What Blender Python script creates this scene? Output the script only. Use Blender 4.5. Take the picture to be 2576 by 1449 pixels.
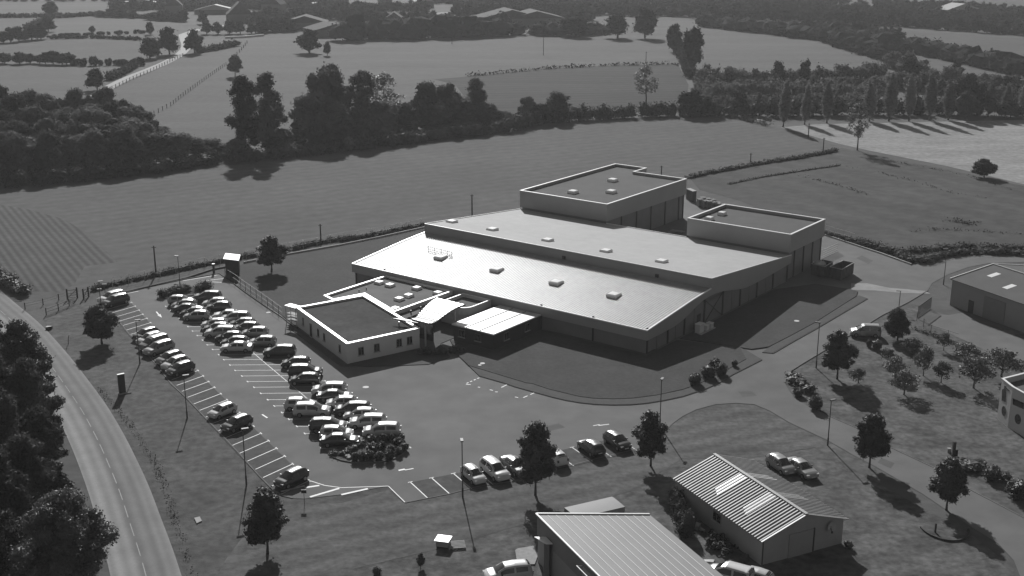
import bpy, bmesh, math, random
import numpy as np
from mathutils import Vector, Matrix
R = math.radians
for o in list(bpy.data.objects): bpy.data.objects.remove(o)
scn = bpy.context.scene; COL = scn.collection

# ------------------------------------------------------------------ camera
CAM_H = 58.0; TILT = R(16.73); FPX = 3025.0; CX, CY = 1288.0, 724.5
cd = bpy.data.cameras.new('camera'); cam = bpy.data.objects.new('camera', cd); COL.objects.link(cam)
cam.location = (0, 0, CAM_H); cam.rotation_euler = (R(90) - TILT, 0, 0)
cd.sensor_width = 36; cd.lens = FPX / 2576 * 36; cd.clip_start = 1; cd.clip_end = 9000
scn.camera = cam
# ------------------------------------------------------------------ light
SUN_EL, SUN_AZ = R(29.0), R(98.0)          # azimuth measured from +X anticlockwise
w = bpy.data.worlds.new('World'); scn.world = w; w.use_nodes = True
nt = w.node_tree; bg = nt.nodes['Background']; sky = nt.nodes.new('ShaderNodeTexSky')
sky.sky_type = 'NISHITA'; sky.sun_disc = False; sky.sun_elevation = SUN_EL; sky.sun_rotation = R(90) - SUN_AZ
bw = nt.nodes.new('ShaderNodeRGBToBW')     # the photograph is black and white
nt.links.new(sky.outputs[0], bw.inputs[0]); nt.links.new(bw.outputs[0], bg.inputs['Color'])
bg.inputs['Strength'].default_value = 0.06
sd = bpy.data.lights.new('sun', 'SUN'); sd.energy = 4.6; sd.angle = R(0.5); sd.color = (1, 1, 1)
so = bpy.data.objects.new('sun', sd); COL.objects.link(so)
sdir = Vector((math.cos(SUN_EL) * math.cos(SUN_AZ), math.cos(SUN_EL) * math.sin(SUN_AZ), math.sin(SUN_EL)))
so.rotation_euler = sdir.to_track_quat('Z', 'Y').to_euler(); so.location = (0, 200, 200)
scn.view_settings.view_transform = 'Standard'; scn.view_settings.look = 'None'
scn.view_settings.exposure = 0.12; scn.view_settings.gamma = 1
scn.cycles.max_bounces = 6; scn.cycles.volume_bounces = 0; scn.cycles.transparent_max_bounces = 6
scn.cycles.sample_clamp_indirect = 4

# ------------------------------------------------------------------ survey: plan positions measured on the photograph, on the ground plane
REG = {'A': (600, 1040, .1941), 'B': (480, 1200, .1941), 'C': (980, 1260, .21739), 'D': (1040, 1480, .21739), 'E': (340, 1040, .11664),
       'F': (1700, 1600, .29503), 'G': (1060, 1020, .27195), 'H': (1480, 1080, .23328), 'I': (1900, 1880, .33385), 'J': (3240, 1380, .35885),
       'K': (2980, 800, .33398), 'L': (2540, 1680, .27195), 'M': (2380, 560, .31056), 'X': (0, 0, 1.490683)}
for i in range(9): REG[str(i + 1)] = (1280 * (i % 3), 720 * (i // 3), 1280 / 2576)
def uv(r, x, y):
    a, b, s = REG[r]; return (a + x * s) * .6708333, (b + y * s) * .6708333
def ray(r, x, y):
    u, v = uv(r, x, y); X = (u - CX) / FPX; Y = -(v - CY) / FPX
    return Vector((X, math.cos(TILT) + Y * math.sin(TILT), -math.sin(TILT) + Y * math.cos(TILT)))
CAMP = Vector((0, 0, CAM_H))
def G(r, x, y, z=0.0):
    d = ray(r, x, y); return CAMP + d * ((z - CAM_H) / d.z)
def depth(p):
    return p.y * math.cos(TILT) - (p.z - CAM_H) * math.sin(TILT)
def rise(p, v):          # height above ground point p seen at image row v
    lo, hi = 0., 90.
    for _ in range(40):
        m = (lo + hi) / 2; dz = m - CAM_H
        dep = p.y * math.cos(TILT) - dz * math.sin(TILT); up = p.y * math.sin(TILT) + dz * math.cos(TILT)
        if CY - FPX * up / dep > v: lo = m
        else: hi = m
    return lo
# hall frame
O = G('5', 2305, 1235); ROT = R(142.6 - 180)
HM = Matrix.Translation(O) @ Matrix.Rotation(ROT, 4, 'Z')
HMi = HM.inverted()
def HL(a, b, z=0.0): return Vector((-a, b, z))                 # hall-local point
def HW(a, b, z=0.0): return HM @ HL(a, b, z)
def GH(r, x, y, z=0.0):
    p = HMi @ G(r, x, y, z); return (-p.x, p.y)
def hitH(r, x, y, f):                                          # ray against a roof z=f(b)
    z = 5.0
    for _ in range(30):
        a, b = GH(r, x, y, z); z = z * .4 + f(b) * .6
    return a, b, z

# ------------------------------------------------------------------ materials
def mat(name, c0, c1=None, scale=1.0, rough=.8, metal=0., spec=.5, bump=0., bscale=None, detail=6, coat=0., coatr=.03,
        scale2=None, amt2=.0, stretch=None, rot=0., stripes=None, obj=False, trans=0.):
    m = bpy.data.materials.new(name); m.use_nodes = True; t = m.node_tree; n = t.nodes; L = t.links
    b = n['Principled BSDF']; b.inputs['Roughness'].default_value = rough; b.inputs['Metallic'].default_value = metal
    b.inputs['Specular IOR Level'].default_value = spec
    b.inputs['Coat Weight'].default_value = coat; b.inputs['Coat Roughness'].default_value = coatr
    if c1 is None and not bump:
        b.inputs['Base Color'].default_value = (c0, c0, c0, 1); return m
    if c1 is None: c1 = c0
    if obj: src = n.new('ShaderNodeTexCoord').outputs['Object']
    else: src = n.new('ShaderNodeNewGeometry').outputs['Position']
    mp = n.new('ShaderNodeMapping'); mp.inputs['Rotation'].default_value = (0, 0, rot)
    if stretch: mp.inputs['Scale'].default_value = stretch
    L.new(src, mp.inputs['Vector'])
    nz = n.new('ShaderNodeTexNoise'); nz.inputs['Scale'].default_value = scale; nz.inputs['Detail'].default_value = detail
    nz.inputs['Roughness'].default_value = .6
    L.new(mp.outputs[0], nz.inputs['Vector'])
    cr = n.new('ShaderNodeMapRange'); cr.inputs['From Min'].default_value = .3; cr.inputs['From Max'].default_value = .7
    cr.inputs['To Min'].default_value = c0; cr.inputs['To Max'].default_value = c1
    L.new(nz.outputs['Fac'], cr.inputs['Value']); val = cr.outputs[0]
    if scale2:
        n2 = n.new('ShaderNodeTexNoise'); n2.inputs['Scale'].default_value = scale2; n2.inputs['Detail'].default_value = 5
        L.new(mp.outputs[0] if stretch is None else src, n2.inputs['Vector'])
        c2 = n.new('ShaderNodeMapRange'); c2.inputs['From Min'].default_value = .3; c2.inputs['From Max'].default_value = .7
        c2.inputs['To Min'].default_value = 1 - amt2; c2.inputs['To Max'].default_value = 1 + amt2
        L.new(n2.outputs['Fac'], c2.inputs['Value'])
        mu = n.new('ShaderNodeMath'); mu.operation = 'MULTIPLY'; L.new(val, mu.inputs[0]); L.new(c2.outputs[0], mu.inputs[1]); val = mu.outputs[0]
    if stripes:                                   # (period, angle, low multiplier)
        per, ang, low = stripes[:3]
        mp2 = n.new('ShaderNodeMapping'); mp2.inputs['Rotation'].default_value = (0, 0, -R(90) - ang); L.new(src, mp2.inputs['Vector'])
        wv = n.new('ShaderNodeTexWave'); wv.inputs['Scale'].default_value = .314 / per; wv.inputs['Distortion'].default_value = stripes[3] if len(stripes) > 3 else 3.0
        wv.inputs['Detail'].default_value = 2; wv.inputs['Detail Scale'].default_value = .6
        L.new(mp2.outputs[0], wv.inputs['Vector'])
        c3 = n.new('ShaderNodeMapRange'); c3.inputs['To Min'].default_value = low; c3.inputs['To Max'].default_value = 1.05
        L.new(wv.outputs['Fac'], c3.inputs['Value'])
        mu = n.new('ShaderNodeMath'); mu.operation = 'MULTIPLY'; L.new(val, mu.inputs[0]); L.new(c3.outputs[0], mu.inputs[1]); val = mu.outputs[0]
    L.new(val, b.inputs['Base Color'])
    if bump:
        nb = n.new('ShaderNodeTexNoise'); nb.inputs['Scale'].default_value = bscale or scale * 4; nb.inputs['Detail'].default_value = 4
        L.new(src, nb.inputs['Vector']); bp = n.new('ShaderNodeBump'); bp.inputs['Strength'].default_value = 1
        bp.inputs['Distance'].default_value = bump; L.new(nb.outputs['Fac'], bp.inputs['Height']); L.new(bp.outputs[0], b.inputs['Normal'])
    return m
M = {}
M['ground'] = mat('meadow grass', .078, .11, .035, .95, spec=.1, scale2=.5, amt2=.14, bump=.05, bscale=1.5, stretch=(.3, 1.6, 1), rot=.1)
M['lawn'] = mat('mown lawn', .066, .116, .16, .95, spec=.1, scale2=1.0, amt2=.3, bump=.05, bscale=4)
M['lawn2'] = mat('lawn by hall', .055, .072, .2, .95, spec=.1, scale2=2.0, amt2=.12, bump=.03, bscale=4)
M['verge'] = mat('rough mown verge', .08, .14, .22, .95, spec=.1, scale2=1.4, amt2=.24, bump=.05, bscale=3, stretch=(.4, 1.6, 1), rot=-.45, stripes=(2.9, R(29), .83))
M['scrub'] = mat('worn yard grass', .055, .14, .25, .95, spec=.1, scale2=1.2, amt2=.35, bump=.06, bscale=3)
M['asphalt'] = mat('car park asphalt', .113, .152, .05, .85, spec=.12, scale2=.3, amt2=.12)
M['asphalt_dark'] = mat('worn bay asphalt', .062, .09, .3, .9, spec=.1, scale2=1.3, amt2=.18)
M['road2'] = mat('side road asphalt', .13, .17, .12, .75, spec=.35, scale2=3.0, amt2=.05)
M['yard'] = mat('yard asphalt', .13, .155, .1, .8, spec=.3, scale2=1.0, amt2=.08)
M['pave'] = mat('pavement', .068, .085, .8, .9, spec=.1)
M['kerb'] = mat('kerb stone', .12, .17, 2, .9, spec=.1)
M['paint_w'] = mat('road paint', .30, .48, 1.5, .6)
M['field_dark'] = mat('dark standing crop', .052, .08, .035, .95, spec=.1, scale2=.35, amt2=.2, rot=.5, bump=.12, bscale=1.2, stripes=(9, R(-63), .9))
M['field_pale'] = mat('pale cut field', .19, .29, .09, .95, spec=.1, scale2=.7, amt2=.2, stretch=(.5, 1.5, 1))
M['field_mid'] = mat('hill meadow', .08, .11, .03, .95, spec=.1, scale2=.25, amt2=.1, stretch=(.4, 1.5, 1))
M['field_b'] = mat('far pasture', .07, .095, .03, .95, spec=.1, scale2=.25, amt2=.1)
M['furrow'] = mat('furrowed field', .022, .05, .05, .95, spec=.1, stretch=(.12, 1.5, 1), scale2=.3, amt2=.2, stripes=(6, R(10), .7))
M['crop'] = mat('crop rows', .08, .10, .1, .95, spec=.1, stripes=(1.35, R(-59.3), .6, .5), scale2=.8, amt2=.12)
M['dirt'] = mat('bare track', .2, .28, .6, .95)
M['tall_grass'] = mat('tall grass', .05, .10, .8, .95, spec=.1, obj=True)
M['leaf'] = mat('broad leaves', .038, .09, .35, .55, spec=.35)
M['leaf_l'] = mat('light leaves', .06, .13, .5, .5, spec=.4)
M['leaf_d'] = mat('dark leaves', .03, .075, .4, .75, spec=.15)
M['poplar_leaf'] = mat('poplar leaves', .13, .21, .4, .8, spec=.15)
M['leaf_w'] = mat('wood leaves', .05, .10, .12, .85, spec=.1)
M['leaf_w2'] = mat('pale wood leaves', .075, .13, .12, .85, spec=.1)
M['dash_paint'] = mat('worn line paint', .2, .3, 1.5, .8)
M['leaf_far'] = mat('far foliage', .024, .055, .05, .95, spec=.05)
M['bark'] = mat('bark', .05, .09, 2, .95)
M['white_metal'] = mat('white coping', .78)
M['white_metal'].node_tree.nodes['Principled BSDF'].inputs['Roughness'].default_value = .35
M['clad'] = mat('grey cladding', .30, .33, .3, .45, metal=.2)
M['clad2'] = mat('wall panel', .16, .19, .5, .5)
M['column'] = mat('dark steel', .03, rough=.5)
M['hall_low'] = mat('ribbed sheet roof', .28, .34, .15, .5, metal=0, spec=.22, scale2=1.5, amt2=.1, obj=True)
M['hall_up'] = mat('pale membrane roof', .33, .37, .1, .75, spec=.15, scale2=.6, amt2=.05, obj=True)
M['box_roof'] = mat('grey membrane roof', .075, .095, .3, .9, spec=.15, obj=True)
M['render'] = mat('office render', .52, .58, .4, .85, spec=.1, obj=True)
M['moss_roof'] = mat('mossy felt roof', .04, .075, .25, .95, spec=.1, scale2=1.5, amt2=.15, obj=True)
M['blk2_roof'] = mat('felt roof', .085, .12, .3, .85, spec=.15, obj=True)
M['skyl'] = mat('skylight dome', .8, rough=.2)
M['annex'] = mat('white annex roof', .55, .62, .4, .35, obj=True)
M['glass'] = mat('dark glass', .015, rough=.06, spec=.8)
M['glass_car'] = mat('car glass', .03, rough=.04, spec=.9)
M['frame'] = mat('window frame', .2)
M['tyre'] = mat('rubber', .02, rough=.85)
M['rim'] = mat('alloy rim', .35, rough=.3, metal=.8)
M['lamp_l'] = mat('headlamp lens', .6, rough=.1)
M['tail_l'] = mat('tail lamp lens', .08, rough=.15)
M['pole'] = mat('lamp steel', .05, rough=.6)
M['wood'] = mat('weathered wood', .10, .16, 3, .9)
M['wood_d'] = mat('dark wood', .03, .05, 3, .9)
M['fence_w'] = mat('pale fence', .42, rough=.5)
M['concrete'] = mat('concrete', .28, .34, 1, .85)
M['shed_roof'] = mat('corrugated shed roof', .20, .27, .6, .5, metal=.15, spec=.3, obj=True)
M['shed_wall'] = mat('shed render', .26, .30, .5, .85, obj=True)
M['panel_roof'] = mat('panel roof', .165, .19, .3, .6, metal=.1, spec=.2, obj=True)
M['k_roof'] = mat('fibre cement roof', .09, .11, .3, .85, spec=.15, obj=True)
M['k_wall'] = mat('metal wall sheet', .24, .27, .4, .5, obj=True)
M['translucent'] = mat('pale roof light', .75, rough=.4)
M['rust'] = mat('skip steel', .05, .08, 2, .7)
M['stone'] = mat('pale stone', .22, .32, 2, .9)
M['roof_tile'] = mat('far roof', .06, .09, .5, .9, spec=.1, obj=True)
M['roof_w'] = mat('far pale roof', .55)
M['far_pale'] = mat('far pale roofing', .3)
M['far_wall'] = mat('far wall', .12)
for k_ in ('leaf', 'leaf_l', 'leaf_d', 'leaf_far', 'poplar_leaf', 'leaf_w', 'leaf_w2'):      # thin leaves let part of the sun through
    t__ = M[k_].node_tree; b__ = t__.nodes['Principled BSDF']; o__ = t__.nodes['Material Output']
    tr__ = t__.nodes.new('ShaderNodeBsdfTranslucent'); mx = t__.nodes.new('ShaderNodeMixShader'); mx.inputs[0].default_value = .38 if k_ in ('leaf_w', 'leaf_w2', 'poplar_leaf') else .25
    lk = b__.inputs['Base Color'].links[0].from_socket; oi = t__.nodes.new('ShaderNodeObjectInfo'); rm_ = t__.nodes.new('ShaderNodeMapRange')
    rm_.inputs['To Min'].default_value = .7 if k_ not in ('leaf_w', 'leaf_w2') else .4; rm_.inputs['To Max'].default_value = 1.35 if k_ not in ('leaf_w', 'leaf_w2') else 2.1
    t__.links.new(oi.outputs['Random'], rm_.inputs['Value']); ml = t__.nodes.new('ShaderNodeMath'); ml.operation = 'MULTIPLY'   # every tree has its own tone
    t__.links.new(lk, ml.inputs[0]); t__.links.new(rm_.outputs[0], ml.inputs[1]); t__.links.new(ml.outputs[0], b__.inputs['Base Color'])
    t__.links.new(ml.outputs[0], tr__.inputs['Color']); t__.links.new(b__.outputs[0], mx.inputs[1]); t__.links.new(tr__.outputs[0], mx.inputs[2]); t__.links.new(mx.outputs[0], o__.inputs['Surface'])
PAINT = {}
for k, c, ro, me in (('white', .5, .3, 0), ('silver', .24, .3, .2), ('grey', .10, .28, .3), ('dark', .035, .25, .2), ('black', .012, .22, 0)):
    PAINT[k] = mat(k + ' paint', c, rough=ro, metal=me, coat=1., coatr=.29)

# ------------------------------------------------------------------ helpers
def obj(name, mesh, parent=None, **props):
    o = bpy.data.objects.new(name, mesh); COL.objects.link(o)
    if parent: o.parent = parent
    for k, v in props.items(): o[k] = v
    return o
def thing(name, label, cat, loc=(0, 0, 0), rz=0., group=None):
    o = bpy.data.objects.new(name, None); COL.objects.link(o); o.location = loc; o.rotation_euler = (0, 0, rz)
    o.empty_display_size = .5; o['label'] = label; o['category'] = cat
    if group: o['group'] = group
    return o
def tag(o, label, cat, group=None):
    o['label'] = label; o['category'] = cat
    if group: o['group'] = group
    return o
class MB:
    def __init__(s): s.v = []; s.f = []; s.m = []
    def face(s, pts, mi=0):
        i = len(s.v); s.v += [tuple(p) for p in pts]; s.f.append(tuple(range(i, i + len(pts)))); s.m.append(mi); return s
    def solid(s, vs, fs, mi=0):
        i = len(s.v); s.v += [tuple(p) for p in vs]
        for f in fs: s.f.append(tuple(k + i for k in f)); s.m.append(mi)
        return s
    def prism(s, poly, z0, z1, mi=0):            # z0/z1 number or list
        n = len(poly); a = z0 if hasattr(z0, '__len__') else [z0] * n; b = z1 if hasattr(z1, '__len__') else [z1] * n
        vs = [(p[0], p[1], a[k]) for k, p in enumerate(poly)] + [(p[0], p[1], b[k]) for k, p in enumerate(poly)]
        fs = [tuple(range(n))[::-1], tuple(range(n, 2 * n))] + [(k, (k + 1) % n, n + (k + 1) % n, n + k) for k in range(n)]
        return s.solid(vs, fs, mi)
    def box(s, c, d, rz=0., mi=0):
        x, y, z = c; hx, hy, hz = d[0] / 2, d[1] / 2, d[2] / 2; ca, sa = math.cos(rz), math.sin(rz)
        poly = [(x + ca * px - sa * py, y + sa * px + ca * py) for px, py in ((-hx, -hy), (hx, -hy), (hx, hy), (-hx, hy))]
        return s.prism(poly, z - hz, z + hz, mi)
    def bar(s, p, q, wd, hd=None, mi=0):         # rectangular bar between two 3D points
        p = Vector(p); q = Vector(q); hd = hd or wd; d = (q - p).normalized()
        up = Vector((0, 0, 1)) if abs(d.z) < .95 else Vector((1, 0, 0))
        r = d.cross(up).normalized() * wd / 2; u = r.cross(d).normalized() * hd / 2
        vs = [e + sx * r + sy * u for e in (p, q) for sx, sy in ((-1, -1), (1, -1), (1, 1), (-1, 1))]
        return s.solid(vs, [(3, 2, 1, 0), (4, 5, 6, 7), (0, 1, 5, 4), (1, 2, 6, 5), (2, 3, 7, 6), (3, 0, 4, 7)], mi)
    def tube(s, pts, rads, n=8, mi=0):
        base = len(s.v); P = [Vector(p) for p in pts]
        for k, p in enumerate(P):
            d = (P[min(k + 1, len(P) - 1)] - P[max(k - 1, 0)]).normalized()
            up = Vector((0, 0, 1)) if abs(d.z) < .9 else Vector((1, 0, 0))
            r = d.cross(up).normalized(); u = d.cross(r).normalized()
            for j in range(n):
                a = 2 * math.pi * j / n; s.v.append(tuple(p + (r * math.cos(a) + u * math.sin(a)) * rads[k]))
        for k in range(len(P) - 1):
            for j in range(n):
                a = base + k * n + j; b = base + k * n + (j + 1) % n; s.f.append((a, b, b + n, a + n)); s.m.append(mi)
        s.f.append(tuple(base + j for j in range(n))[::-1]); s.m.append(mi)
        s.f.append(tuple(base + (len(P) - 1) * n + j for j in range(n))); s.m.append(mi)
        return s
    def mesh(s, name, mats, smooth=False, recalc=True):
        me = bpy.data.meshes.new(name); me.from_pydata(s.v, [], s.f)
        if not isinstance(mats, (list, tuple)): mats = [mats]
        for x in mats: me.materials.append(x)
        me.polygons.foreach_set('material_index', s.m)
        if recalc:
            bm = bmesh.new(); bm.from_mesh(me); bmesh.ops.recalc_face_normals(bm, faces=bm.faces)
            bm.to_mesh(me); bm.free()
        if smooth: me.polygons.foreach_set('use_smooth', [True] * len(me.polygons))
        me.update(); return me
    def build(s, name, mats, parent=None, smooth=False, **k): return obj(name, s.mesh(name, mats, smooth), parent, **k)
def sheet(name, pts, z, m, kind='structure', thick=0.):
    bm = bmesh.new(); vs = [bm.verts.new((p[0], p[1], z)) for p in pts]; f = bm.faces.new(vs)
    if f.normal.z < 0 or f.calc_area() and (f.normal_update() or f.normal.z < 0): bmesh.ops.reverse_faces(bm, faces=[f])
    if thick:
        r = bmesh.ops.extrude_face_region(bm, geom=[f]); ev = [e for e in r['geom'] if isinstance(e, bmesh.types.BMVert)]
        for v_ in ev: v_.co.z += thick
        bmesh.ops.recalc_face_normals(bm, faces=bm.faces)
    bmesh.ops.triangulate(bm, faces=[f for f in bm.faces if len(f.verts) > 4])
    me = bpy.data.meshes.new(name); bm.to_mesh(me); bm.free(); me.materials.append(m)
    return obj(name, me, kind=kind)
def smoothline(P, n=6):
    out = []
    for i in range(len(P) - 1):
        p0 = P[max(i - 1, 0)]; p1 = P[i]; p2 = P[i + 1]; p3 = P[min(i + 2, len(P) - 1)]
        for k in range(n):
            t = k / n
            out.append(.5 * ((2 * p1) + (p2 - p0) * t + (2 * p0 - 5 * p1 + 4 * p2 - p3) * t * t + (3 * p1 - p0 - 3 * p2 + p3) * t ** 3))
    out.append(P[-1]); return out
def perp(P, k):
    d = P[min(k + 1, len(P) - 1)] - P[max(k - 1, 0)]; d.z = 0; d.normalize(); return Vector((-d.y, d.x, 0))
def GP(r, L, z=0.): return [G(r, x, y, z) for x, y in L]
def strip_mesh(name, P, offs, zs, m, closed=False):    # ribbon with cross-section offsets/heights, u coordinate across
    n = len(offs); v = []; f = []
    for k, p in enumerate(P):
        q = perp(P, k)
        for o_, z in zip(offs, zs): v.append(tuple(p + q * o_ + Vector((0, 0, z))))
    for k in range(len(P) - 1):
        for j in range(n - 1): a = k * n + j; f.append((a, a + 1, a + n + 1, a + n))
    me = bpy.data.meshes.new(name); me.from_pydata(v, [], f); me.materials.append(m)
    uvl = me.uv_layers.new(name='uv'); span = offs[-1] - offs[0]
    for poly in me.polygons:
        for li in poly.loop_indices:
            vi = me.loops[li].vertex_index; uvl.data[li].uv = ((offs[vi % n] - offs[0]) / span, vi // n)
    bm = bmesh.new(); bm.from_mesh(me)
    bm.normal_update()
    if sum(f_.normal.z for f_ in bm.faces) < 0: bmesh.ops.reverse_faces(bm, faces=bm.faces)
    bm.to_mesh(me); bm.free()
    return me
def kerb(P, w_=.15, h=.13, name='kerb', m=None):
    me = strip_mesh(name, P, [-w_ / 2, -w_ / 2 + .001, w_ / 2 - .001, w_ / 2], [-.05, h, h, -.05], m or M['kerb'])
    return obj(name, me, kind='structure')

# ------------------------------------------------------------------ ground, fields, roads
sheet('ground', [(-3500, -400), (3500, -400), (3500, 5000), (-3500, 5000)], 0, M['ground'])
M['main_field'] = mat('wide hay field', .078, .102, .03, .95, spec=.1, scale2=.4, amt2=.15, bump=.05, bscale=1.5, stripes=(4.0, R(33), .935))
sheet('field', GP('X', [(-400, 545), (0, 492), (300, 462), (540, 430), (800, 405), (1000, 378), (1280, 342), (1500, 306), (1800, 292), (1960, 322), (2110, 368), (1735, 446), (1600, 560), (1070, 572), (820, 615), (560, 665), (290, 706), (215, 735), (160, 730), (20, 640), (-400, 560)]), .008, M['main_field'])
sheet('field', GP('4', [(-900, 0), (0, 95), (200, 128), (480, 205), (640, 300), (890, 530), (640, 560), (560, 700), (450, 760), (230, 745), (0, 545), (-900, 100)]), .02, M['crop'])
sheet('field', GP('X', [(1735, 448), (1900, 415), (2060, 388), (2118, 372), (2160, 380), (2576, 468), (2900, 530), (3100, 700), (2576, 640), (2400, 645), (2330, 660), (2300, 665), (2210, 625), (2000, 560), (1860, 505), (1760, 478)]), .02, M['field_dark'])
sheet('field', GP('3', [(740, 962), (1000, 938), (1500, 928), (2100, 915), (2576, 905), (3200, 890), (3600, 1500), (2576, 1392), (2000, 1255), (1600, 1175), (1400, 1135), (1180, 1085)]), .02, M['field_pale'])
sheet('meadow', GP('2', [(700, 600), (960, 577), (1570, 518), (2100, 492), (2540, 484), (2620, 640), (2600, 800), (2200, 840), (1600, 860), (1100, 860), (950, 760), (860, 640)]), .02, M['furrow'])
sheet('meadow', GP('2', [(-300, 500), (0, 428), (400, 350), (1000, 315), (1300, 270), (2450, 290), (2545, 482), (2100, 488), (1570, 514), (960, 572), (480, 608), (-100, 640)]), .03, M['field_mid'])
sheet('meadow', GP('3', [(-80, 200), (160, 200), (1080, 315), (1560, 470), (900, 560), (100, 560), (-80, 480)]), .02, M['field_mid'])
sheet('field', GP('3', [(1640, 225), (2576, 290), (3000, 330), (3000, 560), (2560, 480), (1900, 370), (1640, 380)]), .02, M['field_b'])
sheet('field', GP('3', [(1610, 385), (2000, 450), (2576, 590), (3000, 700), (2700, 760), (2000, 610), (1700, 480)]), .03, M['field_mid'])
sheet('meadow', GP('1', [(-200, 45), (340, 30), (900, 20), (860, 70), (440, 125), (60, 130), (-200, 130)]), .02, M['field_mid'])
sheet('meadow', GP('1', [(200, 215), (430, 140), (740, 115), (1380, 170), (1360, 230), (700, 240), (360, 285)]), .02, M['field_mid'])
sheet('meadow', GP('1', [(-200, 360), (270, 290), (700, 290), (1100, 305), (1060, 430), (600, 430), (-200, 450)]), .02, M['field_b'])
sheet('meadow', GP('1', [(-300, 560), (450, 560), (1010, 500), (820, 620), (640, 700), (-300, 700)]), .02, M['field_mid'])
sheet('field', GP('2', [(640, 110), (760, 90), (1200, 110), (1640, 160), (1980, 180), (1960, 210), (900, 180)]), .02, M['field_pale'])

# the main road on the left, with paler wheel tracks
roadP = smoothline([G('X', *p) for p in [(-330, 560), (-160, 660), (-80, 712), (-13, 770), (50, 826), (110, 896)]] +
                   [G('7', *p) for p in [(490, 10), (620, 205), (735, 420), (825, 620), (905, 820), (980, 1050), (1066, 1320), (1150, 1640), (1250, 2100)]], 8)
mr = mat('road asphalt', .145, .18, .3, .9, spec=.12, scale2=3.5, amt2=.05)
t_ = mr.node_tree; uvn = t_.nodes.new('ShaderNodeUVMap'); sep = t_.nodes.new('ShaderNodeSeparateXYZ'); t_.links.new(uvn.outputs[0], sep.inputs[0])
rp = t_.nodes.new('ShaderNodeValToRGB'); rp.color_ramp.interpolation = 'B_SPLINE'; e = rp.color_ramp.elements
e[0].position = 0; e[0].color = (.75, .75, .75, 1); e[1].position = 1; e[1].color = (.8, .8, .8, 1)
for p_, c_ in ((.1, 1.0), (.17, 1.6), (.25, .75), (.35, 1.5), (.45, .9), (.55, .9), (.64, 2.0), (.74, 1.0), (.85, 2.3), (.94, 1.1)):
    q_ = e.new(p_); q_.color = (min(1, c_ * .43),) * 3 + (1,)
t_.links.new(sep.outputs['X'], rp.inputs[0])
mu = t_.nodes.new('ShaderNodeMath'); mu.operation = 'MULTIPLY'; bsd = t_.nodes['Principled BSDF']
src_ = bsd.inputs['Base Color'].links[0].from_socket; t_.links.new(src_, mu.inputs[0]); t_.links.new(rp.outputs[0], mu.inputs[1])
mu2 = t_.nodes.new('ShaderNodeMath'); mu2.operation = 'MULTIPLY'; mu2.inputs[1].default_value = 2.2
t_.links.new(mu.outputs[0], mu2.inputs[0]); t_.links.new(mu2.outputs[0], bsd.inputs['Base Color'])
HWD = 3.05
offs = [-HWD + 2 * HWD * k / 12 for k in range(13)]
obj('road', strip_mesh('road', roadP[::-1], offs, [.03] * 13, mr), kind='structure')
mb = MB(); acc = 0.; on = True; seg = []
for a_, b_ in zip(roadP, roadP[1:]):
    L_ = (b_ - a_).length; k = 0.
    while k < L_:
        ph = (acc + k) % 4.33
        if ph < 2.9:
            st = min(2.9 - ph, L_ - k)
            if st > .02:
                p = a_ + (b_ - a_) * (k / L_); q = a_ + (b_ - a_) * ((k + st) / L_); n_ = perp([a_, b_], 0) * .045
                mb.face([p - n_ + Vector((0, 0, .036)), p + n_ + Vector((0, 0, .036)), q + n_ + Vector((0, 0, .036)), q - n_ + Vector((0, 0, .036))])
            k += max(st, .02)
        else: k += 4.33 - ph
    acc += L_
mb.build('road_marking', M['dash_paint'], kind='structure')
# farm road up the valley
obj('road', strip_mesh('road', smoothline(GP('1', [(700, 730), (800, 672), (960, 592), (1120, 528), (1260, 468), (1365, 405), (1405, 350), (1392, 300), (1380, 262)]), 5), [-2.4, 2.4], [.04, .04], M['stone']), kind='structure')
obj('road', strip_mesh('road', smoothline(GP('1', [(1380, 262), (1500, 225), (1640, 200), (1750, 170), (1790, 120), (1820, 80), (1870, 60)]), 5), [-2.6, 2.6], [.04, .04], M['stone']), kind='structure')
# car park asphalt and the side road, one sheet
lot = GP('4', [(800, 895), (850, 930), (925, 1010), (1003, 1112), (1100, 1215), (1200, 1330), (1290, 1449)]) + \
      GP('7', [(1410, 110), (1500, 205), (1600, 310), (1700, 415), (1790, 510), (1870, 600), (1960, 700), (2060, 800), (2130, 845), (2210, 865), (2300, 868), (2576, 836)]) + \
      GP('8', [(200, 800), (350, 772), (485, 897), (650, 864), (820, 830), (970, 790), (1130, 757), (1390, 725), (1600, 640), (1745, 613), (1880, 576), (2050, 535), (2240, 490), (2400, 400), (2500, 300), (2576, 245)]) + \
      GP('9', [(100, 195), (250, 155), (400, 145), (540, 155), (660, 205), (800, 290), (1090, 425), (1290, 540), (1450, 622), (1800, 825), (2200, 1095), (2380, 1205), (2500, 1335), (2545, 1449), (2600, 1700), (3200, 1700), (3000, 1300),
                 (2576, 1012), (2150, 790), (1900, 635), (1570, 482), (1350, 350), (1000, 200), (860, 120), (800, 50)]) + \
      GP('6', [(770, 1440), (790, 1370), (900, 1300), (1300, 1060), (1500, 935), (1700, 835), (1850, 745), (1880, 690), (2000, 625), (2150, 570), (2300, 540), (2576, 530), (3300, 560), (3300, 500),
                 (2576, 487), (2250, 478), (2000, 490), (1850, 530), (1725, 553), (1500, 470), (1280, 400), (1060, 325), (700, 230), (200, 80), (20, 40), (-300, 20)])
hallc = [HW(58, 62), HW(58, 2), HW(49.5, 0), HW(49.2, -14), HW(47.2, -21.6)]
lot += [HW(57, 90), HW(57, 50), HW(56, 30), HW(50, -2)] + GP('4', [(2240, 1040), (2130, 950), (1830, 745), (1760, 690), (1655, 618), (1400, 660), (1100, 725), (930, 770), (760, 800)])
sheet('car_park', lot, .04, M['asphalt'])
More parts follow.
